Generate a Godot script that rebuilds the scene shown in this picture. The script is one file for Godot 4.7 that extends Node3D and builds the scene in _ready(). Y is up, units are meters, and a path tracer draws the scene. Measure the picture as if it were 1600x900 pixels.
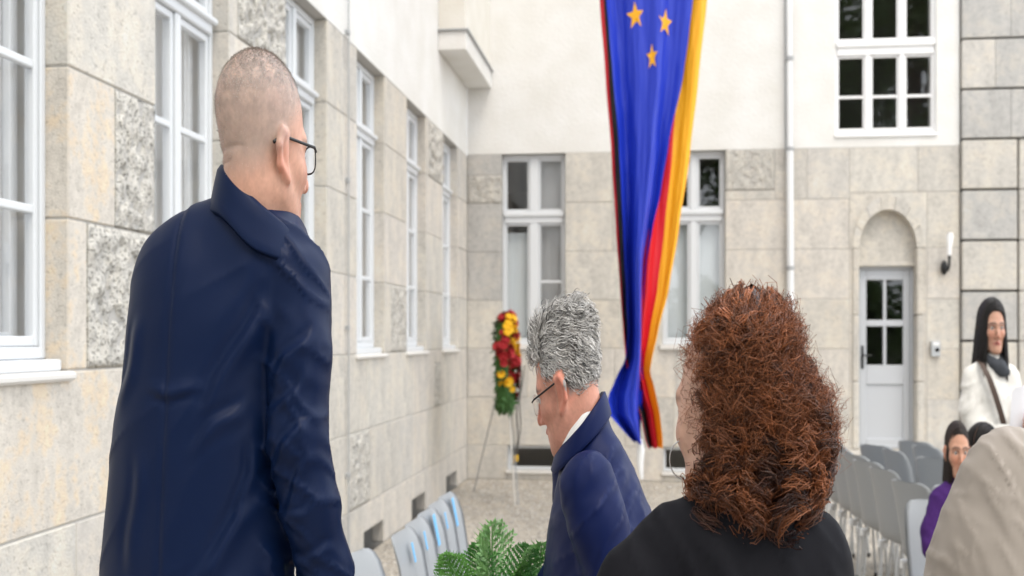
extends Node3D
# A courtyard on an overcast day: a stone-faced wing on one side, a rear wing with a door, people, chairs, a hung flag.
# Building node axes: x runs along the wall, y up, z out of the wall.

const W := 1.962     # distance of the side wall from the camera's path
const B := 12.29     # distance of the rear wall
var M := {}
var taken := {}
var rng := RandomNumberGenerator.new()

# ------------------------------------------------------------------ geometry collector
class Geo:
	var v := PackedVector3Array()
	var n := PackedVector3Array()
	var c := PackedColorArray()
	var t := PackedVector2Array()
	var i := PackedInt32Array()

	func quad_out(a: Vector3, b: Vector3, cc: Vector3, d: Vector3, away: Vector3) -> void:
		var nn := (b - a).cross(cc - a)
		if nn.length_squared() < 1e-16:
			nn = (cc - a).cross(d - a)
		nn = nn.normalized()
		var k := v.size()
		if nn.dot((a + b + cc + d) * 0.25 - away) < 0.0:
			nn = -nn
			v.append_array([a, d, cc, b])
		else:
			v.append_array([a, b, cc, d])
		n.append_array([nn, nn, nn, nn])
		i.append_array([k, k + 2, k + 1, k, k + 3, k + 2])

	func tri_out(a: Vector3, b: Vector3, cc: Vector3, away: Vector3) -> void:
		var nn := (b - a).cross(cc - a).normalized()
		var k := v.size()
		if nn.dot((a + b + cc) / 3.0 - away) < 0.0:
			nn = -nn
			v.append_array([a, cc, b])
		else:
			v.append_array([a, b, cc])
		n.append_array([nn, nn, nn])
		i.append_array([k, k + 2, k + 1])

	func box(lo: Vector3, hi: Vector3) -> Geo:
		var m := (lo + hi) * 0.5
		for a in 3:
			var b := (a + 1) % 3
			var d := (a + 2) % 3
			for s in 2:
				var p := [Vector3(), Vector3(), Vector3(), Vector3()]
				var q := [[0, 0], [1, 0], [1, 1], [0, 1]]
				for k in 4:
					var e := Vector3()
					e[a] = hi[a] if s else lo[a]
					e[b] = hi[b] if q[k][0] else lo[b]
					e[d] = hi[d] if q[k][1] else lo[d]
					p[k] = e
				quad_out(p[0], p[1], p[2], p[3], m)
		return self

	func bevel_box(lo: Vector3, hi: Vector3, ch: float) -> Geo:
		var m := (lo + hi) * 0.5
		var h := (hi - lo) * 0.5
		ch = minf(ch, minf(h.x, minf(h.y, h.z)) * 0.8)
		for a in 3:
			var b := (a + 1) % 3
			var d := (a + 2) % 3
			for s in [-1.0, 1.0]:
				var p := []
				for q in [[-1, -1], [1, -1], [1, 1], [-1, 1]]:
					var e := Vector3()
					e[a] = s * h[a]
					e[b] = q[0] * (h[b] - ch)
					e[d] = q[1] * (h[d] - ch)
					p.append(m + e)
				quad_out(p[0], p[1], p[2], p[3], m)
				for r in [-1.0, 1.0]:   # the edge shared by faces a and b
					var f := []
					for q in [-1.0, 1.0]:
						var e := Vector3()
						e[a] = s * h[a]
						e[b] = r * (h[b] - ch)
						e[d] = q * (h[d] - ch)
						var g := e
						g[a] = s * (h[a] - ch)
						g[b] = r * h[b]
						f.append(m + e)
						f.append(m + g)
					quad_out(f[0], f[1], f[3], f[2], m)
		for sx in [-1.0, 1.0]:
			for sy in [-1.0, 1.0]:
				for sz in [-1.0, 1.0]:
					var s := Vector3(sx, sy, sz)
					var i0 := h - Vector3.ONE * ch
					tri_out(m + s * Vector3(h.x, i0.y, i0.z), m + s * Vector3(i0.x, h.y, i0.z), m + s * Vector3(i0.x, i0.y, h.z), m)
		return self

	# a sheet of (nu+1) x (nv+1) points with smooth normals; flip turns it over
	func sheet(pts: PackedVector3Array, nu: int, nv: int, flip := false, closed := false) -> Geo:
		var k := v.size()
		for b in nv + 1:
			for a in nu + 1:
				var a0 := a - 1
				var a1 := a + 1
				if closed:
					a0 = posmod(a0, nu) if a0 < 0 else a0
					a1 = 1 if a1 > nu else a1
				else:
					a0 = maxi(a0, 0)
					a1 = mini(a1, nu)
				var du := pts[b * (nu + 1) + a1] - pts[b * (nu + 1) + a0]
				var dv := pts[mini(b + 1, nv) * (nu + 1) + a] - pts[maxi(b - 1, 0) * (nu + 1) + a]
				var nn := du.cross(dv).normalized()
				if nn == Vector3.ZERO:
					nn = Vector3.UP
				v.append(pts[b * (nu + 1) + a])
				n.append(-nn if flip else nn)
		for b in nv:
			for a in nu:
				var p := k + b * (nu + 1) + a
				var q := p + nu + 1
				if flip:
					i.append_array([p, p + 1, q + 1, p, q + 1, q])
				else:
					i.append_array([p, q + 1, p + 1, p, q, q + 1])
		return self

	func tube(path: PackedVector3Array, rad: PackedFloat32Array, sides: int, caps := true) -> Geo:
		var k := v.size()
		var m := path.size()
		var up := Vector3(0.13, 0.2, 0.97)
		for a in m:
			var dir := (path[mini(a + 1, m - 1)] - path[maxi(a - 1, 0)]).normalized()
			var x := dir.cross(up)
			if x.length_squared() < 1e-4:
				x = dir.cross(Vector3.RIGHT)
			x = x.normalized()
			up = x.cross(dir).normalized()
			for s in sides:
				var w := TAU * s / sides
				var o := x * cos(w) + up * sin(w)
				v.append(path[a] + o * rad[mini(a, rad.size() - 1)])
				n.append(o)
		for a in m - 1:
			for s in sides:
				var p := k + a * sides + s
				var q := k + a * sides + (s + 1) % sides
				i.append_array([p, q, q + sides, p, q + sides, p + sides])
		if caps:
			for e in 2:
				var a := 0 if e == 0 else m - 1
				var c0 := v.size()
				var dir := (path[1] - path[0]) if e == 0 else (path[m - 2] - path[m - 1])
				dir = -dir.normalized()
				v.append(path[a])
				n.append(dir)
				for s in sides:
					v.append(v[k + a * sides + s])
					n.append(dir)
				for s in sides:
					var p := c0 + 1 + s
					var q := c0 + 1 + (s + 1) % sides
					if e == 0:
						i.append_array([c0, p, q])
					else:
						i.append_array([c0, q, p])
		return self

	func rod(a: Vector3, b: Vector3, r: float, sides := 8) -> Geo:
		return tube(PackedVector3Array([a, b]), PackedFloat32Array([r, r]), sides)

	func ball(m: Vector3, r: Vector3, nu := 12, nv := 8) -> Geo:
		var p := PackedVector3Array()
		for b in nv + 1:
			var f := -PI / 2 + PI * b / nv
			for a in nu + 1:
				var w := TAU * a / nu
				p.append(m + r * Vector3(cos(f) * cos(w), sin(f), -cos(f) * sin(w)))
		var k := v.size()
		sheet(p, nu, nv, false, true)
		for a in p.size():
			n[k + a] = ((p[a] - m) / (r * r)).normalized()
		return self

	# flat outline (x, y), counter-clockwise, given thickness from z0 (back) to z1 (front)
	func slab(poly: PackedVector2Array, z0: float, z1: float) -> Geo:
		if Geometry2D.is_polygon_clockwise(poly):
			poly = poly.duplicate()
			poly.reverse()
		var tr := Geometry2D.triangulate_polygon(poly)
		for s in 2:
			var k := v.size()
			for p in poly:
				v.append(Vector3(p.x, p.y, z1 if s else z0))
				n.append(Vector3(0, 0, 1 if s else -1))
			for a in range(0, tr.size(), 3):
				var p0 := poly[tr[a]]
				var ccw := (poly[tr[a + 1]] - p0).cross(poly[tr[a + 2]] - p0) > 0.0
				if ccw == (s == 1):
					i.append_array([k + tr[a], k + tr[a + 2], k + tr[a + 1]])
				else:
					i.append_array([k + tr[a], k + tr[a + 1], k + tr[a + 2]])
		var m := poly.size()
		for a in m:
			var p := poly[a]
			var q := poly[(a + 1) % m]
			var nn := Vector3(q.y - p.y, p.x - q.x, 0)
			var mid := Vector3((p.x + q.x) / 2, (p.y + q.y) / 2, (z0 + z1) / 2)
			quad_out(Vector3(p.x, p.y, z0), Vector3(q.x, q.y, z0), Vector3(q.x, q.y, z1), Vector3(p.x, p.y, z1), mid - nn)
		return self

	func leaf(x: Transform3D) -> void:
		var k := v.size()
		v.append_array([x * Vector3(-0.5, 0, 0), x * Vector3(0, -0.28, 0.06), x * Vector3(0.5, 0, 0), x * Vector3(0, 0.28, 0.06)])
		var nn := x.basis.z.normalized()
		n.append_array([nn, nn, nn, nn])
		i.append_array([k, k + 2, k + 1, k, k + 3, k + 2])

	func join(g: Geo, x := Transform3D()) -> Geo:
		var k := v.size()
		for a in g.v.size():
			v.append(x * g.v[a])
			n.append((x.basis * g.n[a]).normalized())
		for a in g.i:
			i.append(k + a)
		if g.c.size():
			c.append_array(g.c)
		return self

	func made() -> ArrayMesh:
		var a := []
		a.resize(Mesh.ARRAY_MAX)
		a[Mesh.ARRAY_VERTEX] = v
		a[Mesh.ARRAY_NORMAL] = n
		if c.size() == v.size():
			a[Mesh.ARRAY_COLOR] = c
		if t.size() == v.size():
			a[Mesh.ARRAY_TEX_UV] = t
		a[Mesh.ARRAY_INDEX] = i
		var m := ArrayMesh.new()
		m.add_surface_from_arrays(Mesh.PRIMITIVE_TRIANGLES, a)
		return m

# ------------------------------------------------------------------ nodes
func numbered(n: String) -> String:
	var k: int = taken.get(n, 0)
	taken[n] = k + 1
	return n if k == 0 else "%s_%03d" % [n, k]

func thing(called: String, label: String, category: String, at := Vector3.ZERO, turn := 0.0, group := "") -> Node3D:
	var o := Node3D.new()
	o.name = numbered(called)
	add_child(o)
	o.position = at
	o.rotation.y = turn
	tag(o, label, category, group)
	return o

func tag(o: Node3D, label: String, category: String, group := "") -> void:
	o.set_meta("label", label)
	o.set_meta("category", category)
	if group:
		o.set_meta("group", group)

func part(called: String, g: Variant, m: Material, parent: Node3D) -> MeshInstance3D:
	var o := MeshInstance3D.new()
	o.name = called
	o.mesh = g.made() if g is Geo else g
	o.material_override = m
	parent.add_child(o, true)
	return o

func holder(called: String, parent: Node3D, at := Vector3.ZERO) -> Node3D:
	var o := Node3D.new()
	o.name = called
	o.position = at
	parent.add_child(o, true)
	return o

func ground_piece(called: String, g: Geo, m: Material) -> MeshInstance3D:
	var o := part(numbered(called), g, m, self)
	o.set_meta("kind", "structure")
	return o

# ------------------------------------------------------------------ materials
func lin(r: float, g: float, b: float) -> Color:
	return Color(r, g, b).linear_to_srgb()

func mat(called: String, c: Color, rough := 0.8, spec := 0.5) -> StandardMaterial3D:
	var m := StandardMaterial3D.new()
	m.resource_name = called
	m.albedo_color = c
	m.roughness = rough
	m.metallic_specular = spec
	M[called] = m
	return m

func noise_img(size: int, kind: int, freq: float, sd: int, oct := 4) -> Image:
	var f := FastNoiseLite.new()
	f.noise_type = kind
	f.frequency = freq
	f.seed = sd
	f.fractal_octaves = oct
	if kind == FastNoiseLite.TYPE_CELLULAR:
		f.fractal_type = FastNoiseLite.FRACTAL_NONE
		f.cellular_return_type = FastNoiseLite.RETURN_DISTANCE
	var im := f.get_seamless_image(size, size, false, false, 0.12)
	im.convert(Image.FORMAT_L8)
	return im

# mixes noises into a colour picture and a relief picture
func stone_maps(sd: int, size: int, stain: float, pits: float) -> Array:
	var big := noise_img(size, FastNoiseLite.TYPE_SIMPLEX_SMOOTH, 0.006, sd).get_data()
	var mid := noise_img(size, FastNoiseLite.TYPE_SIMPLEX_SMOOTH, 0.03, sd + 1).get_data()
	var fine := noise_img(size, FastNoiseLite.TYPE_SIMPLEX_SMOOTH, 0.16, sd + 2, 3).get_data()
	var strk := noise_img(size, FastNoiseLite.TYPE_SIMPLEX_SMOOTH, 0.012, sd + 3).get_data()
	var pitn := noise_img(size, FastNoiseLite.TYPE_SIMPLEX_SMOOTH, 0.06, sd + 4, 3).get_data()
	var col := PackedByteArray()
	var rel := PackedByteArray()
	col.resize(size * size * 3)
	rel.resize(size * size)
	for y in size:
		for x in size:
			var k := y * size + x
			var a := big[k] / 255.0 - 0.5
			var b := mid[k] / 255.0 - 0.5
			var f := fine[k] / 255.0 - 0.5
			var s := strk[((y / 4) % size) * size + x] / 255.0 - 0.5
			var pit := clampf((pitn[k] / 255.0 - (0.72 - 0.1 * pits)) * 9.0, 0.0, 1.0) * pits
			var l := 0.96 + 0.08 * a + 0.09 * b + 0.1 * f + 0.1 * s - 0.2 * pit
			var o := clampf((a + 0.6 * b + 0.5 * s + 0.06) * 2.6, 0.0, 1.0) * stain
			col[k * 3] = int(clampf(l * lerpf(1.0, 1.0, o), 0.0, 1.0) * 255.0)
			col[k * 3 + 1] = int(clampf(l * lerpf(0.994, 0.925, o), 0.0, 1.0) * 255.0)
			col[k * 3 + 2] = int(clampf(l * lerpf(0.98, 0.82, o), 0.0, 1.0) * 255.0)
			rel[k] = int(clampf(0.6 + 0.25 * b + 0.35 * f - 0.5 * pit, 0.0, 1.0) * 255.0)
	var im := Image.create_from_data(size, size, false, Image.FORMAT_RGB8, col)
	var re := Image.create_from_data(size, size, false, Image.FORMAT_L8, rel)
	return [ImageTexture.create_from_image(im), ImageTexture.create_from_image(re)]

func tri(m: StandardMaterial3D, scale: float, off := Vector3.ZERO) -> StandardMaterial3D:
	m.uv1_triplanar = true
	m.uv1_world_triplanar = true
	m.uv1_triplanar_sharpness = 8.0
	m.uv1_scale = Vector3.ONE * scale
	m.uv1_offset = off
	return m

func relief(m: StandardMaterial3D, tex: Texture2D, depth_cm: float) -> void:
	m.heightmap_enabled = true
	m.heightmap_texture = tex
	m.heightmap_scale = depth_cm

func make_materials() -> void:
	var plain := stone_maps(11, 512, 0.2, 0.45)
	var warm := stone_maps(31, 512, 0.65, 0.4)
	var pitted := stone_maps(57, 512, 0.12, 1.0)
	var tints := [lin(0.6, 0.575, 0.535), lin(0.62, 0.6, 0.565), lin(0.575, 0.555, 0.525), lin(0.61, 0.58, 0.535), lin(0.59, 0.573, 0.55)]
	for k in 5:
		var m := tri(mat("stone_%d" % k, tints[k], 0.9, 0.3), 0.8, Vector3(k * 0.37, k * 0.21, k * 0.53))
		m.albedo_texture = plain[0]
		relief(m, plain[1], 0.5)
	var w := tri(mat("stone_warm", lin(0.66, 0.62, 0.57), 0.9, 0.3), 1.3)
	w.albedo_texture = warm[0]
	relief(w, warm[1], 0.4)
	var w2 := tri(mat("stone_cream", lin(0.63, 0.6, 0.565), 0.9, 0.3), 0.9, Vector3(0.4, 0.7, 0.1))
	w2.albedo_texture = warm[0]
	relief(w2, warm[1], 0.4)
	w2.albedo_texture = plain[0]
	var r := tri(mat("stone_rough", lin(0.6, 0.585, 0.555), 0.95, 0.2), 1.6, Vector3(0.3, 0.1, 0.6))
	r.albedo_texture = pitted[0]
	relief(r, pitted[1], 0.9)
	var g := tri(mat("stone_grey", lin(0.49, 0.485, 0.48), 0.9, 0.3), 0.7, Vector3(0.5, 0.2, 0.9))
	g.albedo_texture = plain[0]
	relief(g, plain[1], 0.4)
	mat("mortar", lin(0.44, 0.425, 0.4), 0.95, 0.2)
	mat("joint_shade", lin(0.16, 0.155, 0.15), 0.9, 0.2)  # groove shade put into the colour, darker than the mortar
	var pl := tri(mat("plaster", lin(0.76, 0.755, 0.74), 0.95, 0.2), 0.33)
	var pn := NoiseTexture2D.new()
	pn.width = 512
	pn.height = 512
	pn.seamless = true
	pn.noise = FastNoiseLite.new()
	pn.noise.frequency = 0.012
	pn.noise.fractal_octaves = 6
	var ramp := Gradient.new()
	ramp.set_color(0, Color(0.95, 0.945, 0.93))
	ramp.set_color(1, Color(1, 1, 1))
	pn.color_ramp = ramp
	pl.albedo_texture = pn
	var pr := NoiseTexture2D.new()
	pr.width = 512
	pr.height = 512
	pr.seamless = true
	pr.noise = FastNoiseLite.new()
	pr.noise.frequency = 0.15
	relief(pl, pr, 0.25)
	var pc := tri(mat("plaster_cream", lin(0.74, 0.72, 0.67), 0.95, 0.2), 0.4)
	pc.albedo_texture = pn
	relief(pc, pr, 0.25)
	mat("frame_white", lin(0.66, 0.68, 0.70), 0.45)
	mat("frame_bright", lin(0.82, 0.82, 0.82), 0.45)
	mat("frame_grey", lin(0.5, 0.52, 0.55), 0.5)
	var gl := mat("glass", Color(0.1, 0.12, 0.11, 0.01), 0.02)
	gl.transparency = BaseMaterial3D.TRANSPARENCY_ALPHA
	mat("curtain", lin(0.82, 0.83, 0.83), 0.9, 0.2)
	mat("blind", lin(0.62, 0.67, 0.69), 0.8, 0.3)
	mat("room", lin(0.4, 0.39, 0.37), 0.95, 0.2)
	mat("zinc", lin(0.36, 0.37, 0.38), 0.5)
	mat("pipe", lin(0.74, 0.75, 0.76), 0.45)
	mat("black_iron", lin(0.012, 0.012, 0.013), 0.5)
	mat("sill_stone", lin(0.66, 0.64, 0.61), 0.85, 0.3)
	mat("button_black", lin(0.02, 0.02, 0.022), 0.5)
	mat("steel", lin(0.55, 0.56, 0.57), 0.35).metallic = 0.8
	var gr := tri(mat("gravel", lin(0.47, 0.435, 0.39), 0.95, 0.2), 1.1)
	gr.albedo_texture = pitted[0]
	relief(gr, pitted[1], 1.2)
	var gr2 := tri(mat("paving", lin(0.36, 0.34, 0.315), 0.9, 0.3), 0.9)
	gr2.albedo_texture = plain[0]
	relief(gr2, plain[1], 0.5)

# ------------------------------------------------------------------ walls
func stone_block(parent: Node3D, u0: float, u1: float, y0: float, y1: float, m: Material, z1 := 0.0, z0 := -0.09, gap := 0.003) -> void:
	z1 += rng.randf_range(-0.002, 0.002)
	part("stone_block", Geo.new().bevel_box(Vector3(u0 + gap, y0 + gap, z0), Vector3(u1 - gap, y1 - gap, z1), 0.005), m, parent)

# a block whose face was left broken: real relief up to a few centimetres
func rough_block(parent: Node3D, u0: float, u1: float, y0: float, y1: float, m: Material, out := 0.022, sd := 1) -> void:
	var f := FastNoiseLite.new()
	f.seed = sd
	f.frequency = 9.0
	f.fractal_octaves = 4
	var hole := FastNoiseLite.new()
	hole.seed = sd + 7
	hole.frequency = 17.0
	hole.fractal_octaves = 2
	var nu := clampi(int((u1 - u0) / 0.012), 8, 60)
	var nv := clampi(int((y1 - y0) / 0.016), 8, 40)
	var p := PackedVector3Array()
	for b in nv + 3:
		for a in nu + 3:
			var s := clampf((a - 1.0) / nu, 0, 1)
			var t := clampf((b - 1.0) / nv, 0, 1)
			var u := lerpf(u0 + 0.003, u1 - 0.003, s)
			var y := lerpf(y0 + 0.003, y1 - 0.003, t)
			var z := -0.09
			if a > 0 and b > 0 and a < nu + 2 and b < nv + 2:
				var edge := minf(minf(s, 1 - s) * (u1 - u0), minf(t, 1 - t) * (y1 - y0))
				var lift := smoothstep(0.0, 0.035, edge)
				var h := f.get_noise_3d(u, y, sd) * 0.75 + 0.25
				var d := maxf(0.0, hole.get_noise_3d(u, y * 0.8, sd * 3.0) - 0.18) * 2.2
				z = lift * out * (h - 1.3 * d) - 0.002
			p.append(Vector3(u, y, z))
	part("stone_block", Geo.new().sheet(p, nu + 2, nv + 2), m, parent)

func stone_of() -> Material:
	var k := rng.randi_range(0, 9)
	if k < 7:
		return M["stone_%d" % (k % 5)]
	return M.stone_cream

func course(parent: Node3D, ua: float, ub: float, y0: float, y1: float, least: float, most: float, z1 := 0.0) -> void:
	var u := ua
	while u < ub - 0.001:
		var e := u + rng.randf_range(least, most)
		if ub - e < least * 0.7:
			e = ub
		e = minf(e, ub)
		stone_block(parent, u, e, y0, y1, stone_of(), z1)
		u = e

func bars(u0: float, u1: float, y0: float, y1: float, fu: float, fy: float, z0: float, z1: float) -> Geo:
	var g := Geo.new()
	g.bevel_box(Vector3(u0, y0, z0), Vector3(u0 + fu, y1, z1), 0.004)
	g.bevel_box(Vector3(u1 - fu, y0, z0), Vector3(u1, y1, z1), 0.004)
	g.bevel_box(Vector3(u0 + fu, y0, z0), Vector3(u1 - fu, y0 + fy, z1), 0.004)
	g.bevel_box(Vector3(u0 + fu, y1 - fy, z0), Vector3(u1 - fu, y1, z1), 0.004)
	return g

# a window of several lights: frame, sashes with glazing bars, one pane in each light
# rows: [[y0, y1, [bar heights]], ...] from the bottom, with a transom between two rows
func window(parent: Node3D, u0: float, u1: float, rows: Array, cols: int, fm: Material, o := {}) -> Node3D:
	var w := holder("window", parent, Vector3(u0, rows[0][0], 0))
	var z: float = o.get("z", -0.08)
	var fu: float = o.get("fu", 0.032)
	var mull: float = o.get("mull", 0.05)
	var y0: float = 0.0
	var base: float = rows[0][0]
	var y1: float = rows[-1][1] - base
	var wd := u1 - u0
	part("frame", bars(0.0, wd, y0, y1, fu, 0.04, z - 0.06, z), fm, w)
	for k in range(1, rows.size()):
		var a: float = rows[k - 1][1] - base
		var b: float = rows[k][0] - base
		var g := Geo.new().bevel_box(Vector3(fu, a, z - 0.055), Vector3(wd - fu, b, z + 0.012), 0.006)
		g.bevel_box(Vector3(fu * 0.4, a + (b - a) * 0.55, z + 0.004), Vector3(wd - fu * 0.4, b - 0.006, z + 0.034), 0.008)
		part("transom", g, fm, w)
	var cw := (wd - 2 * fu - mull * (cols - 1)) / cols
	for r in rows.size():
		var a: float = rows[r][0] - base + (0.04 if r == 0 else 0.0)
		var b: float = rows[r][1] - base - (0.04 if r == rows.size() - 1 else 0.0)
		for k in cols - 1:
			var x := fu + cw * (k + 1) + mull * k
			part("mullion", Geo.new().bevel_box(Vector3(x, a, z - 0.055), Vector3(x + mull, b, z + 0.008), 0.008), fm, w)
		for k in cols:
			var x := fu + (cw + mull) * k
			var sf: float = o.get("sash", 0.026)
			var g := bars(x + 0.002, x + cw - 0.002, a + 0.002, b - 0.002, sf, sf * 1.3, z - 0.045, z - 0.008)
			var cuts := [a + sf * 1.3]
			for q in rows[r][2]:
				if q is Array and q[0] != k:
					continue
				var h: float = (q[1] if q is Array else q) - base
				g.bevel_box(Vector3(x + sf, h - 0.014, z - 0.04), Vector3(x + cw - sf, h + 0.014, z - 0.012), 0.004)
				cuts.append(h - 0.014)
				cuts.append(h + 0.014)
			part("sash", g, fm, w)
			cuts.append(b - sf * 1.3)
			for q in range(0, cuts.size(), 2):
				part("pane", Geo.new().bevel_box(Vector3(x + sf - 0.004, cuts[q] - 0.004, z - 0.028), Vector3(x + cw - sf + 0.004, cuts[q + 1] + 0.004, z - 0.024), 0.0005), M.glass, w)
	return w

func pleated(u0: float, u1: float, y0: float, y1: float, z: float, fold: float, amp: float) -> Geo:
	var nu := int((u1 - u0) / fold * 6.0) + 4
	var p := PackedVector3Array()
	for b in 9:
		for a in nu + 1:
			var s := float(a) / nu
			p.append(Vector3(lerpf(u0, u1, s) + 0.004 * sin(b * 0.9), lerpf(y0, y1, b / 8.0), z + amp * (sin(s * (u1 - u0) / fold * TAU) + 0.5 * sin(s * (u1 - u0) / fold * 2.7 + b * 0.15))))
	return Geo.new().sheet(p, nu, 8)

func shell(parent: Node3D, u0: float, u1: float, y0: float, y1: float, openings: Array, z0: float, z1: float, m: Material, called: String) -> void:
	# a thick wall sheet cut into boxes round its rectangular openings [u0, u1, y0, y1]
	var us := [u0, u1]
	for o in openings:
		us.append(o[0])
		us.append(o[1])
	us.sort()
	var g := Geo.new()
	for k in us.size() - 1:
		if us[k + 1] - us[k] < 0.001:
			continue
		var mid: float = (us[k] + us[k + 1]) / 2
		var holes := []
		for o in openings:
			if mid > o[0] and mid < o[1]:
				holes.append([o[2], o[3]])
		holes.sort_custom(func(a, b): return a[0] < b[0])
		var y := y0
		for h in holes:
			if h[0] > y + 0.001:
				g.box(Vector3(us[k], y, z0), Vector3(us[k + 1], h[0], z1))
			y = maxf(y, h[1])
		if y1 > y + 0.001:
			g.box(Vector3(us[k], y, z0), Vector3(us[k + 1], y1, z1))
	part(called, g, m, parent)

const WINS := [[2.95, 3.738], [4.439, 5.25], [6.103, 6.9], [7.626, 8.433], [9.224, 10.025], [10.839, 11.68]]
const CY := [0.0, 0.36, 0.87, 1.39, 1.905, 2.42, 2.93, 3.435]

func side_wing() -> void:
	var o := thing("stone_building", "long stone-faced wing with tall pale casement windows receding beside the man with cropped hair", "building", Vector3(-W, 0, 0), PI / 2)
	var ua := -3.5
	var wins := WINS.duplicate()
	for k in 3:
		wins.append([2.95 - 1.56 * (k + 1), 3.738 - 1.56 * (k + 1)])
	wins.sort_custom(func(a, b): return a[0] < b[0])
	var holes := []
	for w in wins:
		holes.append([w[0] - 0.008, w[1] + 0.008, 1.385, 3.435])
		if w[0] > 0.0:
			holes.append([w[0] + 0.19 - 0.008, w[1] - 0.03 + 0.008, -0.4, 0.165])
	shell(o, ua, B + 0.3, -0.4, 3.44, holes, -0.34, -0.006, M.mortar, "wall_core")
	# plaster upper wall; beyond 10.6 m a bay stands out of it
	shell(o, ua, B, 3.436, 9.0, [], -0.34, -0.001, M.plaster, "plaster_wall")
	part("room", Geo.new().box(Vector3(ua, -0.4, -3.2), Vector3(B, -0.35, -0.34)).box(Vector3(ua, 3.5, -3.2), Vector3(B, 3.55, -0.34)).box(Vector3(ua, -0.35, -3.25), Vector3(B, 3.5, -3.2)).box(Vector3(ua - 0.05, -0.35, -3.2), Vector3(ua, 3.5, -0.34)).box(Vector3(ua, 0.9, -3.2), Vector3(B, 1.0, -0.34)), M.room, o)
	# lower courses
	for k in 3:
		if k == 0:
			var u := ua
			for w in wins:
				if w[0] < 0.0:
					continue
				course(o, u, w[0] + 0.19, 0.0, CY[1], 0.45, 0.8)
				stone_block(o, w[0] + 0.19, w[1] - 0.03, 0.165, CY[1], stone_of())
				u = w[1] - 0.03
			course(o, u, B, 0.0, CY[1], 0.3, 0.8)
		elif k == 1:
			course(o, ua, 7.42, CY[1], CY[2], 0.55, 0.95)
			rough_block(o, 7.42, 7.98, CY[1], CY[2], M.stone_rough, 0.02, 5)
			course(o, 7.98, B, CY[1], CY[2], 0.55, 0.95)
		else:
			course(o, ua, 3.2, CY[2], CY[3], 0.6, 1.0)
			stone_block(o, 3.2, 4.3, CY[2], CY[3], M.stone_warm)
			course(o, 4.3, 10.4, CY[2], CY[3], 0.6, 1.0)
			rough_block(o, 10.4, 10.75, CY[2], CY[3] - 0.12, M.stone_rough, 0.02, 8)
			stone_block(o, 10.4, 10.75, CY[3] - 0.12, CY[3], stone_of())
			course(o, 10.75, B, CY[2], CY[3], 0.5, 0.8)
	# piers between the windows
	for k in wins.size() + 1:
		var a: float = ua if k == 0 else wins[k - 1][1]
		var b: float = B if k == wins.size() else wins[k][0]
		for q in range(3, 7):
			var y0: float = CY[q]
			var y1: float = CY[q + 1]
			if absf(a - 3.738) < 0.01:
				if q == 3:
					stone_block(o, a, 3.875, y0, y1, M.stone_warm)
					rough_block(o, 3.875, b, y0, y1, M.stone_rough, 0.03, 21)
				elif q == 4:
					stone_block(o, a, 4.088, y0, y1, M.stone_warm)
					rough_block(o, 4.088, b, y0, y1, M.stone_rough, 0.024, 22)
				else:
					stone_block(o, a, b, y0, y1, M.stone_1)
			elif absf(a - 5.25) < 0.01:
				if q == 6:
					rough_block(o, a + 0.12, b, y0, y1, M.stone_rough, 0.035, 23)
					stone_block(o, a, a + 0.12, y0, y1, M.stone_2)
				else:
					stone_block(o, a, b, y0, y1, stone_of())
			elif absf(a - 6.9) < 0.01:
				var cut := a + [0.38, 0.5, 0.38, 0.3][q - 3] as float
				stone_block(o, a, cut, y0, y1, stone_of())
				stone_block(o, cut, b, y0, y1, stone_of())
			elif absf(a - 8.433) < 0.01 and q == 3:
				stone_block(o, a, a + 0.2, y0, y1, M.stone_0)
				rough_block(o, a + 0.2, b, y0, y1, M.stone_rough, 0.02, 31)
			elif absf(a - 10.025) < 0.01 and q == 6:
				stone_block(o, a, a + 0.12, y0, y1, M.stone_0)
				rough_block(o, a + 0.12, b, y0, y1, M.stone_rough, 0.035, 33)
			else:
				if b - a > 1.2:
					course(o, a, b, y0, y1, 0.5, 0.9)
				else:
					stone_block(o, a, b, y0, y1, stone_of())
	# windows, sills, cellar lights
	for w in wins:
		var n := window(o, w[0] - 0.002, w[1] + 0.002, [[1.43, 2.905, [1.93, 2.415]], [2.99, 3.432, []]], 2, M.frame_white)
		var wd: float = w[1] - w[0]
		part("inner_frame", bars(0.03, wd - 0.03, 0.03, 1.97, 0.05, 0.06, -0.19, -0.16).box(Vector3(wd / 2 - 0.04, 0.09, -0.188), Vector3(wd / 2 + 0.04, 1.91, -0.16)), M.frame_white, n)
		part("lining", Geo.new().box(Vector3(-0.004, 0.0, -0.345), Vector3(0.006, 2.0, -0.142)).box(Vector3(wd - 0.006, 0.0, -0.345), Vector3(wd + 0.004, 2.0, -0.142)).box(Vector3(0.006, -0.035, -0.345), Vector3(wd - 0.006, 0.0, -0.142)), M.frame_white, n)
		for k in 2:
			part("curtain", pleated(0.01 + k * wd * 0.5, wd * (0.5 + 0.5 * k), 0.04, 1.96, -0.205, 0.06, 0.009), M.curtain, n)
		var s := Geo.new().bevel_box(Vector3(w[0] - 0.045, 1.355, -0.085), Vector3(w[1] + 0.02, 1.388, 0.025), 0.01)
		part("sill", s, M.sill_stone, o)
		part("sill_flashing", Geo.new().bevel_box(Vector3(w[0] + 0.002, 1.3885, -0.14), Vector3(w[1] - 0.002, 1.428, -0.02), 0.006), M.frame_white, o)
		if w[0] > 0.0:
			var c := holder("cellar_window", o, Vector3(w[0] + 0.19, 0, 0))
			var cw := wd - 0.22
			for k in 4:
				part("bar", Geo.new().rod(Vector3(cw * (k + 0.7) / 4.4, -0.39, -0.14), Vector3(cw * (k + 0.7) / 4.4, 0.165, -0.14), 0.006, 6), M.black_iron, c)
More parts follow.
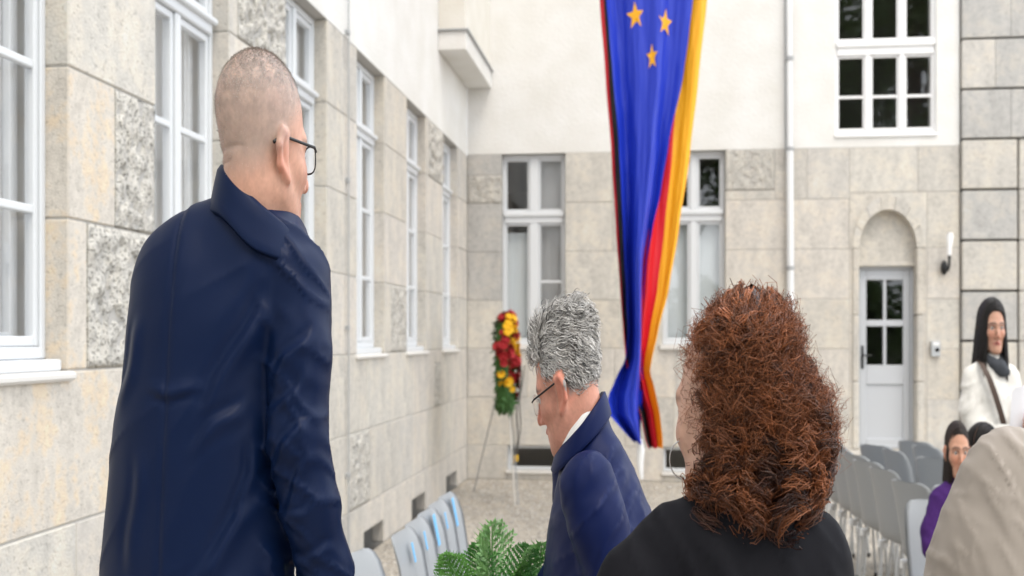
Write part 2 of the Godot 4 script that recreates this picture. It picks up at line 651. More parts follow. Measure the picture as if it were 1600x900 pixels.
	# bay in the corner with a moulded soffit slab
	part("bay_wall", Geo.new().bevel_box(Vector3(10.62, 4.34, 0.0), Vector3(B, 9.0, 0.248), 0.004), M.plaster_cream, o)
	part("bay_slab", Geo.new().bevel_box(Vector3(10.6, 4.15, 0.0), Vector3(B, 4.325, 0.26), 0.006), M.plaster, o)
	part("bay_flashing", Geo.new().bevel_box(Vector3(10.575, 4.325, 0.0), Vector3(B, 4.34, 0.285), 0.002), M.zinc, o)
	# lightning wire with its clips
	var wire := part("lightning_wire", Geo.new().rod(Vector3(7.33, 0.0, 0.02), Vector3(7.33, 9.0, 0.02), 0.005, 6), M.zinc, o)
	for k in 6:
		part("clip", Geo.new().bevel_box(Vector3(7.315, 0.6 + k * 0.95, 0.0), Vector3(7.345, 0.63 + k * 0.95, 0.028), 0.002), M.zinc, wire)

func ell_arc(cx: float, cy: float, rx: float, ry: float, a0: float, a1: float, n: int) -> PackedVector2Array:
	var p := PackedVector2Array()
	for k in n + 1:
		var a := lerpf(a0, a1, float(k) / n)
		p.append(Vector2(cx + rx * cos(a), cy + ry * sin(a)))
	return p

func rear_wing() -> void:
	var o := thing("stone_building", "rear wing with an arched doorway, downpipe and white plaster over pale stone", "building", Vector3(0, 0, -B))
	var x0 := -W
	var x1 := 5.2
	var holes := [[-1.591 - 0.006, -0.918 + 0.006, 1.385, 3.45], [0.095, 0.751, 1.385, 3.45], [-1.53, -0.95, 0.1, 0.36], [0.11, 0.7, 0.1, 0.36], [2.06, 2.70, -0.4, 2.83]]
	shell(o, x0, 3.088, -0.4, 3.46, holes, -0.34, -0.006, M.mortar, "wall_core")
	shell(o, 3.088, x1, -0.4, 3.46, [], -0.34, -0.205, M.mortar, "wall_core")
	shell(o, x0, 3.085, 3.452, 9.0, [[1.857, 2.858, 3.553, 5.7]], -0.34, -0.001, M.plaster, "plaster_wall")
	part("room", Geo.new().box(Vector3(x0, -0.4, -3.6), Vector3(x1, -0.35, -0.34)).box(Vector3(x0, 3.485, -3.6), Vector3(x1, 3.5, -0.34)).box(Vector3(x0, 7.0, -3.6), Vector3(x1, 7.05, -0.34)).box(Vector3(x0, -0.35, -3.65), Vector3(x1, 7.0, -3.6)).box(Vector3(x0 - 0.05, -0.35, -3.6), Vector3(x0, 7.0, -0.34)).box(Vector3(x1, -0.35, -3.6), Vector3(x1 + 0.05, 7.0, -0.34)).box(Vector3(1.2, 3.5, -3.6), Vector3(1.25, 7.0, -0.34)).box(Vector3(x0, 0.75, -3.6), Vector3(1.85, 0.85, -0.34)).box(Vector3(1.85, -0.35, -3.6), Vector3(1.9, 3.485, -0.34)), M.room, o)
	part("wall_core", Geo.new().box(Vector3(3.085, 3.46, -0.34), Vector3(x1, 9.0, -0.205)), M.mortar, o)
	var cy := [0.0, 0.36, 0.87, 1.385, 1.895, 2.41, 2.925, 3.45]
	for q in 7:
		var y0: float = cy[q]
		var y1: float = cy[q + 1]
		if q == 0:
			# cellar lights sit in the base course
			course(o, x0, -1.53, y0, y1, 0.4, 0.6)
			stone_block(o, -1.53, -0.95, 0.0, 0.1, M.stone_1)
			course(o, -0.95, 0.11, y0, y1, 0.4, 0.6)
			stone_block(o, 0.11, 0.7, 0.0, 0.1, M.stone_1)
			course(o, 0.7, 1.998, y0, y1, 0.4, 0.7)
			course(o, 2.764, 3.09, y0, y1, 0.4, 0.7)
		elif q < 3:
			course(o, x0, 1.998, y0, y1, 0.4, 0.8)
			course(o, 2.764, 3.09, y0, y1, 0.4, 0.7)
		else:
			if q == 4 or q == 5:
				stone_block(o, x0, -1.591, y0, y1, M.stone_grey)
			elif q == 3:
				course(o, x0, -1.591, y0, y1, 0.3, 0.5)
			else:
				rough_block(o, x0, -1.591, y0, y0 + 0.3, M.stone_rough, 0.018, 61)
				stone_block(o, x0, -1.591, y0 + 0.3, y1, M.stone_grey)
			course(o, -0.918, 0.101, y0, y1, 0.4, 0.7)
			if q == 6:
				rough_block(o, 0.745, 1.25, y0 + 0.1, y1, M.stone_rough, 0.014, 66)
				stone_block(o, 0.745, 1.25, y0, y0 + 0.1, M.stone_2)
				course(o, 1.25, 1.998, y0, y1, 0.3, 0.5)
				course(o, 1.998, 3.09, y0 + 0.06, y1, 0.5, 0.9)
			elif q == 5:
				course(o, 0.745, 1.998, y0, y1, 0.4, 0.7)
				course(o, 2.764, 3.09, y0, y1 + 0.06, 0.4, 0.7)
			else:
				course(o, 0.745, 1.998, y0, y1, 0.4, 0.7)
				course(o, 2.764, 3.09, y0, y1, 0.4, 0.7)
	# arch: spandrels, voussoirs, jambs, recessed panel over the door
	var sx := 2.381
	var sy := 2.42
	for s in [-1.0, 1.0]:
		var p := PackedVector2Array([Vector2(sx + s * 0.38, 2.983), Vector2(sx, 2.983)])
		p.append_array(ell_arc(sx, sy, 0.352 * s, 0.528, PI / 2, 0.0, 10))
		p.append(Vector2(sx + s * 0.38, sy))
		part("spandrel", Geo.new().slab(p, -0.09, 0.001), M["stone_%d" % (1 if s > 0 else 3)], o)
		for k in 3:
			var ya: float = [0.36, 1.05, 1.73][k]
			var yb: float = [1.05, 1.73, 2.42][k]
			part("jamb_stone", Geo.new().bevel_box(Vector3(sx + minf(s * 0.285, s * 0.352), ya + 0.002, -0.33), Vector3(sx + maxf(s * 0.285, s * 0.352), yb - 0.002, 0.012), 0.012), M["stone_%d" % (k + 1)], o)
			part("jamb_margin", Geo.new().bevel_box(Vector3(sx + minf(s * 0.354, s * 0.381), ya + 0.002, -0.09), Vector3(sx + maxf(s * 0.354, s * 0.381), yb - 0.002, -0.004), 0.004), M.stone_3, o)
	for k in 7:
		var a0 := PI * k / 7.0 + 0.006
		var a1 := PI * (k + 1) / 7.0 - 0.006
		var p := ell_arc(sx, sy, 0.352, 0.528, a0, a1, 4)
		var inner := ell_arc(sx, sy, 0.285, 0.39, a1, a0, 4)
		p.append_array(inner)
		part("voussoir", Geo.new().slab(p, -0.33, 0.012), M["stone_%d" % (k % 5)], o)
	var pan := ell_arc(sx, sy, 0.29, 0.395, 0.0, PI, 20)
	pan.append(Vector2(sx - 0.29, 2.28))
	pan.append(Vector2(sx + 0.29, 2.28))
	part("tympanum", Geo.new().slab(pan, -0.3, -0.11), M.stone_0, o)
	part("door_lintel", Geo.new().bevel_box(Vector3(sx - 0.288, 2.236, -0.3), Vector3(sx + 0.288, 2.279, -0.085), 0.006), M.stone_2, o)
	var d := holder("door", o, Vector3(sx - 0.27, 0.36, 0))
	part("door_frame", bars(-0.014, 0.554, 0.0, 1.874, 0.03, 0.03, -0.22, -0.15), M.frame_grey, d)
	var lf := Geo.new()
	lf.bevel_box(Vector3(0.018, 0.004, -0.2), Vector3(0.085, 1.842, -0.16), 0.005)
	lf.bevel_box(Vector3(0.455, 0.004, -0.2), Vector3(0.522, 1.842, -0.16), 0.005)
	for y in [[0.004, 0.1], [0.66, 0.86], [1.26, 1.325], [1.74, 1.842]]:
		lf.bevel_box(Vector3(0.085, y[0], -0.2), Vector3(0.455, y[1], -0.16), 0.005)
	lf.bevel_box(Vector3(0.255, 0.86, -0.198), Vector3(0.285, 1.74, -0.162), 0.004)
	part("leaf", lf, M.frame_grey, d)
	part("panel", Geo.new().bevel_box(Vector3(0.08, 0.09, -0.195), Vector3(0.46, 0.67, -0.178), 0.01), M.frame_grey, d)
	for k in 4:
		var px: float = [0.082, 0.282][k % 2]
		var py: float = [0.855, 1.32][k / 2]
		part("pane", Geo.new().bevel_box(Vector3(px, py, -0.184), Vector3(px + 0.178, py + [0.41, 0.425][k / 2], -0.179), 0.0005), M.glass, d)
	part("handle", Geo.new().bevel_box(Vector3(0.032, 0.82, -0.16), Vector3(0.058, 1.06, -0.152), 0.003).rod(Vector3(0.045, 0.96, -0.155), Vector3(0.045, 0.96, -0.1), 0.009).rod(Vector3(0.045, 0.96, -0.105), Vector3(0.13, 0.96, -0.105), 0.009), M.black_iron, d)
	for k in 2:
		part("step", Geo.new().bevel_box(Vector3(sx - 0.42 - 0.12 * k, 0.0, -0.33 if k == 0 else 0.013), Vector3(sx + 0.42 + 0.12 * k, 0.355 - 0.18 * k, 0.28 + 0.26 * k if k == 1 else 0.28), 0.01), M.stone_2, o)
	# windows beside the flag
	var rows := [[1.43, 2.72, []], [2.845, 3.447, []]]
	var wa := window(o, -1.591, -0.918, [[1.43, 2.72, [[1, 2.098]]], rows[1]], 2, M.frame_white, {"mull": 0.1, "fu": 0.026, "sash": 0.018})
	part("blind", Geo.new().bevel_box(Vector3(0.03, 0.05, -0.2), Vector3(0.29, 1.2, -0.197), 0.001), M.blind, wa)
	part("grey_blind", Geo.new().bevel_box(Vector3(0.37, 0.05, -0.2), Vector3(0.66, 2.0, -0.197), 0.001), M.zinc, wa)
	var wb := window(o, 0.101, 0.745, rows, 2, M.frame_white, {"mull": 0.075, "fu": 0.028, "sash": 0.022})
	part("blind", Geo.new().bevel_box(Vector3(0.03, 0.05, -0.2), Vector3(0.62, 1.27, -0.197), 0.001), M.blind, wb)
	for w in [[-1.591, -0.918], [0.101, 0.745]]:
		part("sill", Geo.new().bevel_box(Vector3(w[0] - 0.03, 1.375, -0.085), Vector3(w[1] + 0.03, 1.428, 0.035), 0.008), M.sill_stone, o)
	# tall staircase window in bright white over the door
	window(o, 1.857, 2.858, [[3.585, 4.395, [3.972]], [4.545, 5.68, [5.1]]], 3, M.frame_bright, {"mull": 0.058, "fu": 0.024, "sash": 0.017, "z": -0.03})
	part("sill", Geo.new().bevel_box(Vector3(1.85, 3.552, -0.09), Vector3(2.866, 3.584, 0.02), 0.006), M.frame_bright, o)
	# cellar lights
	for w in [[-1.53, -0.95], [0.11, 0.7]]:
		var c := holder("cellar_window", o, Vector3(w[0], 0.1, 0))
		var cw: float = w[1] - w[0]
		part("frame", bars(0.0, cw, 0.0, 0.258, 0.024, 0.03, -0.14, -0.06), M.frame_white, c)
		part("pane", Geo.new().bevel_box(Vector3(0.02, 0.025, -0.11), Vector3(cw - 0.02, 0.235, -0.105), 0.0005), M.glass, c)
		part("ledge", Geo.new().bevel_box(Vector3(-0.02, -0.035, -0.09), Vector3(cw + 0.02, -0.003, 0.03), 0.006), M.sill_stone, c)
	# pilaster of broad blocks with deep joints, their shade put into the backing colour
	var py := [0.0, 0.447, 0.957, 1.468, 1.972, 2.483, 2.994, 3.505, 4.009, 4.516, 5.02, 5.53, 6.04, 6.55, 7.06, 7.57, 8.08, 8.6]
	for k in py.size() - 1:
		var xe := 3.63 if k < 7 else 5.2
		if k < 7:
			part("pilaster_block", Geo.new().bevel_box(Vector3(3.1, py[k] + 0.012, -0.09), Vector3(xe, py[k + 1] - 0.012, 0.05), 0.008), M.stone_grey if k % 2 else M.stone_2, o)
			part("pilaster_block", Geo.new().bevel_box(Vector3(3.655, py[k] + 0.004, -0.09), Vector3(5.2, py[k + 1] - 0.004, 0.03), 0.008), M.stone_2, o)
		else:
			part("pilaster_block", Geo.new().bevel_box(Vector3(3.1, py[k] + 0.012, -0.09), Vector3(3.42 + 0.15 * (k % 2), py[k + 1] - 0.012, 0.05), 0.004), M.stone_grey if k % 2 else M.stone_4, o)
			part("pilaster_block", Geo.new().bevel_box(Vector3(3.422 + 0.15 * (k % 2), py[k] + 0.012, -0.09), Vector3(xe, py[k + 1] - 0.012, 0.05), 0.004), M.stone_grey, o)
	part("joint_backing", Geo.new().box(Vector3(3.092, 0.0, -0.2), Vector3(3.655, 8.6, -0.075)), M.joint_shade, o)
	part("joint_backing", Geo.new().box(Vector3(3.656, 3.5, -0.2), Vector3(5.2, 8.6, -0.075)), M.joint_shade, o)
	# downpipe
	var dp := part("downpipe", Geo.new().rod(Vector3(1.395, 3.46, 0.06), Vector3(1.412, 0.0, 0.06), 0.036, 14).rod(Vector3(1.375, 9.0, 0.06), Vector3(1.395, 3.44, 0.06), 0.03, 14), M.pipe, o)
	for y in [0.5, 2.2, 3.42, 4.35, 5.6]:
		part("collar", Geo.new().rod(Vector3(1.402 - 0.005 * (y - 2.0), y, 0.06), Vector3(1.402 - 0.005 * (y - 2.0), y + 0.035, 0.06), 0.042, 14).box(Vector3(1.39, y + 0.005, 0.0), Vector3(1.41, y + 0.03, 0.03)), M.zinc, dp)
	part("cable", Geo.new().rod(Vector3(1.335, 9.0, 0.02), Vector3(1.36, 3.4, 0.02), 0.009, 6), M.zinc, o)

func small_wall_things() -> void:
	var l := thing("wall_lamp", "small black wall lamp with a clear white glass beside the arched door", "lamp", Vector3(2.945, 2.13, -B + 0.012))
	var g := Geo.new().ball(Vector3(-0.02, 0.08, 0.03), Vector3(0.035, 0.075, 0.035), 14, 10)
	part("back_plate", g, M.black_iron, l)
	part("arm", Geo.new().tube(PackedVector3Array([Vector3(-0.02, 0.06, 0.05), Vector3(0.0, 0.05, 0.09), Vector3(0.012, 0.09, 0.1), Vector3(0.014, 0.2, 0.1)]), PackedFloat32Array([0.014, 0.014, 0.014, 0.016]), 8), M.black_iron, l)
	part("lamp_glass", Geo.new().tube(PackedVector3Array([Vector3(0.014, 0.2, 0.1), Vector3(0.014, 0.27, 0.1), Vector3(0.016, 0.33, 0.1), Vector3(0.018, 0.39, 0.1), Vector3(0.02, 0.43, 0.1)]), PackedFloat32Array([0.018, 0.02, 0.028, 0.036, 0.02]), 12), M.frame_bright, l)
	var b := thing("intercom", "grey metal intercom box with a round dark button on the stone wall", "intercom", Vector3(2.845, 1.31, -B + 0.003))
	part("case", Geo.new().bevel_box(Vector3(-0.045, 0.0, 0.0), Vector3(0.045, 0.16, 0.04), 0.006), M.steel, b)
	part("button", Geo.new().rod(Vector3(0.012, 0.07, 0.04), Vector3(0.012, 0.07, 0.052), 0.02, 12), M.button_black, b)
	part("name_plate", Geo.new().bevel_box(Vector3(-0.03, 0.115, 0.04), Vector3(0.03, 0.145, 0.043), 0.001), M.frame_bright, b)

func ground() -> void:
	var p := PackedVector3Array()
	ground_piece("ground", Geo.new().box(Vector3(-60, -0.5, -60), Vector3(60, -0.41, 60)), M.mortar)
	ground_piece("gravel_ground", Geo.new().box(Vector3(-W + 0.0, -0.4, -B + 0.0), Vector3(30, 0.0, 40)), M.gravel)
	# loose stones where the gravel lies open
	var st := SphereMesh.new()
	st.radius = 0.5
	st.height = 1.0
	st.radial_segments = 6
	st.rings = 3
	var mm := MultiMesh.new()
	mm.transform_format = MultiMesh.TRANSFORM_3D
	mm.use_colors = true
	mm.mesh = st
	mm.instance_count = 14000
	for k in 14000:
		var q := Vector3(rng.randf_range(-1.9, 3.6), 0.0, -rng.randf_range(4.5, 12.2))
		var s := rng.randf_range(0.012, 0.03)
		mm.set_instance_transform(k, Transform3D(Basis(Vector3.UP, rng.randf() * TAU).scaled(Vector3(s, s * 0.7, s * 0.8)), q))
		var l := rng.randf_range(0.28, 0.56)
		mm.set_instance_color(k, Color(l, l * 0.94, l * 0.86))
	var o := MultiMeshInstance3D.new()
	o.name = "gravel"
	o.multimesh = mm
	var gm := mat("gravel_stones", Color.WHITE, 0.9, 0.3)
	gm.vertex_color_use_as_albedo = true
	o.material_override = gm
	o.set_meta("kind", "stuff")
	tag(o, "loose pale gravel strewn over the courtyard floor", "gravel")
	add_child(o)

func make_tree(at: Vector3, high: float, r: float, label: String, sd: int) -> void:
	var o := thing("tree", label, "tree", at, 0.0, "trees across the courtyard")
	var g := Geo.new()
	g.tube(PackedVector3Array([Vector3(0, -0.3, 0), Vector3(0.05, high * 0.25, 0), Vector3(-0.05, high * 0.5, 0.05), Vector3(0, high * 0.85, 0)]), PackedFloat32Array([0.3, 0.22, 0.15, 0.04]), 10)
	var rr := RandomNumberGenerator.new()
	rr.seed = sd
	var cl := []
	for k in 26:
		var d := Vector3(rr.randf_range(-1, 1), rr.randf_range(-0.8, 1), rr.randf_range(-1, 1)).normalized() * r * rr.randf_range(0.35, 0.95)
		var c := Vector3(0, high * 0.6, 0) + d * Vector3(1, high * 0.42 / r, 1)
		cl.append([c, r * rr.randf_range(0.28, 0.42)])
		g.tube(PackedVector3Array([Vector3(0, high * rr.randf_range(0.2, 0.6), 0), c * Vector3(0.5, 0.9, 0.5), c]), PackedFloat32Array([0.07, 0.045, 0.015]), 5)
	part("trunk", g, M.bark, o)
	var lv := Geo.new()
	for k in 9000:
		var c = cl[rr.randi() % cl.size()]
		var q: Vector3 = Vector3(rr.randfn(), rr.randfn(), rr.randfn()).normalized() * c[1] * pow(rr.randf(), 0.4)
		lv.leaf(Transform3D(Basis.from_euler(Vector3(rr.randf() * TAU, rr.randf() * TAU, 0)).scaled(Vector3.ONE * rr.randf_range(0.2, 0.36)), c[0] + q))
	part("crown", lv, M.leaf, o)

func make_added_shrub(at: Vector3, sd: int, nth: String) -> void:  # unseen row behind the camera, added so door and low panes mirror dark foliage
	var o := thing("shrub", "dense dark green shrub added out of view, %s of the hedge under the trees" % nth, "shrub", at, 0.0, "row put in to darken reflections")
	var rr := RandomNumberGenerator.new()
	rr.seed = sd
	var g := Geo.new()
	for k in 9:
		var a := TAU * k / 9.0
		g.tube(PackedVector3Array([Vector3(0.1 * cos(a), -0.1, 0.1 * sin(a)), Vector3(0.5 * cos(a), 1.2, 0.4 * sin(a)), Vector3(0.9 * cos(a), 2.4, 0.6 * sin(a))]), PackedFloat32Array([0.05, 0.035, 0.01]), 5)
	part("stem", g, M.bark, o)
	var lv := Geo.new()
	for k in 5000:
		var d := Vector3(rr.randfn(), rr.randfn(), rr.randfn()).normalized() * pow(rr.randf(), 0.4)
		d *= 1.0 + 0.2 * sin(d.x * 7.0 + sd) * cos(d.y * 6.0)
		lv.leaf(Transform3D(Basis.from_euler(Vector3(rr.randf() * TAU, rr.randf() * TAU, 0)).scaled(Vector3.ONE * rr.randf_range(0.14, 0.26)), Vector3(0, 1.6, 0) + d * Vector3(1.35, 1.65, 1.0)))
	part("foliage", lv, M.leaf, o)

# ------------------------------------------------------------------ sculpted bodies
# A body is a field of tapered capsules joined by a smooth minimum, meshed as surface nets.
class Sculpt:
	var A := PackedVector3Array()
	var D := PackedVector3Array()
	var L := PackedFloat32Array()
	var ra := PackedFloat32Array()
	var rb := PackedFloat32Array()
	var kk := PackedFloat32Array()
	var S := PackedVector3Array()
	var sm := PackedFloat32Array()
	var neg := PackedByteArray()
	var act := PackedInt32Array()
	var disp = null
	var v := PackedVector3Array()
	var n := PackedVector3Array()
	var idx := PackedInt32Array()

	func cap(a: Vector3, b: Vector3, r0: float, r1: float, k := 0.02, s := Vector3.ONE, carve := false) -> void:
		A.append(a * s)
		D.append((b - a) * s)
		L.append(maxf(((b - a) * s).length_squared(), 1e-9))
		ra.append(r0)
		rb.append(r1)
		kk.append(k)
		S.append(s)
		sm.append(maxf(s.x, maxf(s.y, s.z)))
		neg.append(1 if carve else 0)

	func chain(p: Array, k := 0.02, s := Vector3.ONE) -> void:
		for q in p.size() - 1:
			cap(p[q][0], p[q + 1][0], p[q][1], p[q + 1][1], k, s)

	func blob(c: Vector3, r: Vector3, k := 0.02, carve := false) -> void:
		# ellipsoid: a ball of radius r.x in space scaled so that the other radii fit
		cap(c, c + Vector3(1e-4, 0, 0), r.x, r.x, k, Vector3(1.0, r.x / r.y, r.x / r.z), carve)

	func one(q: int, p: Vector3) -> float:
		var w := p * S[q] - A[q]
		var h := clampf(w.dot(D[q]) / L[q], 0.0, 1.0)
		return ((w - D[q] * h).length() - lerpf(ra[q], rb[q], h)) / sm[q]

	func f(p: Vector3) -> float:
		var d := 1.0
		for q in act:
			var w := p * S[q] - A[q]
			var h := clampf(w.dot(D[q]) / L[q], 0.0, 1.0)
			var e := ((w - D[q] * h).length() - lerpf(ra[q], rb[q], h)) / sm[q]
			var k := kk[q]
			if neg[q]:
				e = -e
				var g := maxf(k - absf(d - e), 0.0) / k
				d = maxf(d, e) + g * g * k * 0.25
			else:
				var g := maxf(k - absf(d - e), 0.0) / k
				d = minf(d, e) - g * g * k * 0.25
		if disp != null:
			d -= disp.call(p)
		return d

	func choose(p: Vector3, reach: float) -> void:
		act.clear()
		var best := 1e9
		var ds := PackedFloat32Array()
		for q in A.size():
			var e := one(q, p)
			ds.append(e)
			if not neg[q]:
				best = minf(best, e)
		for q in A.size():
			if ds[q] < (reach if neg[q] else best + reach) + kk[q]:
				act.append(q)

	func bake(lo: Vector3, hi: Vector3, cell: float, slack := 0.0) -> void:
		var K := 4
		var nx := int(ceil((hi.x - lo.x) / cell / K)) * K
		var ny := int(ceil((hi.y - lo.y) / cell / K)) * K
		var nz := int(ceil((hi.z - lo.z) / cell / K)) * K
		var sx := nx + 1
		var sxy := sx * (ny + 1)
		var val := PackedFloat32Array()
		val.resize(sxy * (nz + 1))
		val.fill(9.0)
		var cellv := PackedInt32Array()
		cellv.resize(sxy * (nz + 1))
		cellv.fill(-1)
		var live := PackedInt32Array()
		var half := cell * K * 0.5
		var reach := cell * K * 0.87
		var K2 := K * 4
		for bz in range(0, nz, K2):
			for by in range(0, ny, K2):
				for bx in range(0, nx, K2):
					var m0 := lo + Vector3(bx, by, bz) * cell + Vector3.ONE * half * 4.0
					choose(m0, reach * 8.0)
					var big := act.duplicate()
					if absf(f(m0)) > reach * 4.6 + slack + 0.012:
						continue
					for cz in range(bz, mini(bz + K2, nz), K):
						for cy in range(by, mini(by + K2, ny), K):
							for cx in range(bx, mini(bx + K2, nx), K):
								var m := lo + Vector3(cx, cy, cz) * cell + Vector3.ONE * half
								act = big
								if absf(f(m)) > reach * 1.15 + slack:
									continue
								live.append_array([cx, cy, cz])
								for z in range(cz, cz + K + 1):
									for y in range(cy, cy + K + 1):
										var o := z * sxy + y * sx + cx
										for x in K + 1:
											if val[o + x] == 9.0:
												val[o + x] = f(lo + Vector3(cx + x, y, z) * cell)
		# vertices
		for b in range(0, live.size(), 3):
			for z in range(live[b + 2], live[b + 2] + K):
				for y in range(live[b + 1], live[b + 1] + K):
					for x in range(live[b], live[b] + K):
						var o := z * sxy + y * sx + x
						var c0 := val[o]
						var c1 := val[o + 1]
						var c2 := val[o + sx]
						var c3 := val[o + sx + 1]
						var c4 := val[o + sxy]
						var c5 := val[o + sxy + 1]
						var c6 := val[o + sxy + sx]
						var c7 := val[o + sxy + sx + 1]
						var ins := int(c0 < 0) + int(c1 < 0) + int(c2 < 0) + int(c3 < 0) + int(c4 < 0) + int(c5 < 0) + int(c6 < 0) + int(c7 < 0)
						if ins == 0 or ins == 8:
							continue
						var s := Vector3.ZERO
						var m := 0
						if (c0 < 0) != (c1 < 0):
							s += Vector3(c0 / (c0 - c1), 0, 0)
							m += 1
						if (c2 < 0) != (c3 < 0):
							s += Vector3(c2 / (c2 - c3), 1, 0)
							m += 1
						if (c4 < 0) != (c5 < 0):
							s += Vector3(c4 / (c4 - c5), 0, 1)
							m += 1
						if (c6 < 0) != (c7 < 0):
							s += Vector3(c6 / (c6 - c7), 1, 1)
							m += 1
						if (c0 < 0) != (c2 < 0):
							s += Vector3(0, c0 / (c0 - c2), 0)
							m += 1
						if (c1 < 0) != (c3 < 0):
							s += Vector3(1, c1 / (c1 - c3), 0)
							m += 1
						if (c4 < 0) != (c6 < 0):
							s += Vector3(0, c4 / (c4 - c6), 1)
							m += 1
						if (c5 < 0) != (c7 < 0):
							s += Vector3(1, c5 / (c5 - c7), 1)
							m += 1
						if (c0 < 0) != (c4 < 0):
							s += Vector3(0, 0, c0 / (c0 - c4))
							m += 1
						if (c1 < 0) != (c5 < 0):
							s += Vector3(1, 0, c1 / (c1 - c5))
							m += 1
						if (c2 < 0) != (c6 < 0):
							s += Vector3(0, 1, c2 / (c2 - c6))
							m += 1
						if (c3 < 0) != (c7 < 0):
							s += Vector3(1, 1, c3 / (c3 - c7))
							m += 1
						cellv[o] = v.size()
						v.append(lo + (Vector3(x, y, z) + s / m) * cell)
		# faces
		for b in range(0, live.size(), 3):
			for z in range(live[b + 2], live[b + 2] + K):
				for y in range(live[b + 1], live[b + 1] + K):
					for x in range(live[b], live[b] + K):
						var o := z * sxy + y * sx + x
						if cellv[o] < 0:
							continue
						var c0 := val[o] < 0
						if y > 0 and z > 0 and c0 != (val[o + 1] < 0):
							face(cellv[o], cellv[o - sx], cellv[o - sx - sxy], cellv[o - sxy], c0)
						if x > 0 and z > 0 and c0 != (val[o + sx] < 0):
							face(cellv[o], cellv[o - sxy], cellv[o - sxy - 1], cellv[o - 1], c0)
						if x > 0 and y > 0 and c0 != (val[o + sxy] < 0):
							face(cellv[o], cellv[o - 1], cellv[o - 1 - sx], cellv[o - sx], c0)
		# normals from the field
		var e := cell * 0.45
		act.clear()
		n.resize(v.size())
		var last := Vector3(99, 99, 99)
		for q in v.size():
			var p := v[q]
			if p.distance_to(last) > cell * 5.0:
				choose(p, cell * 12.0)
				last = p
			var a := f(p + Vector3(e, -e, -e))
			var b2 := f(p + Vector3(-e, -e, e))
			var c := f(p + Vector3(-e, e, -e))
			var d := f(p + Vector3(e, e, e))
			n[q] = Vector3(a - b2 - c + d, -a - b2 + c + d, -a + b2 - c + d).normalized()

	func face(a: int, b: int, c: int, d: int, inside: bool) -> void:
		if a < 0 or b < 0 or c < 0 or d < 0:
			return
		if inside:
			idx.append_array([a, c, b, a, d, c])
		else:
			idx.append_array([a, b, c, a, c, d])

	# into a Geo, moved by x (real sizes), then drawn in by the picture's own width-to-height ratio
	func geo(g: Geo, x: Transform3D, tint = null, squeeze := 1.0 / 1.4) -> Geo:
		var k := g.v.size()
		var q := Vector3(squeeze, 1, squeeze)
		var r := Vector3(1, squeeze, 1)
		for a in v.size():
			g.v.append((x * v[a]) * q)
			g.n.append(((x.basis * n[a]) * r).normalized())
			if tint != null:
				g.c.append(tint.call(v[a]))
		for a in idx:
			g.i.append(k + a)
		return g

const SQ := 1.0 / 1.4

func squeeze(g: Geo) -> Geo:
	for a in g.v.size():
		g.v[a] = g.v[a] * Vector3(SQ, 1, SQ)
		g.n[a] = (g.n[a] * Vector3(1, SQ, 1)).normalized()
	return g

var n_a := FastNoiseLite.new()
var n_b := FastNoiseLite.new()
var n_f := FastNoiseLite.new()

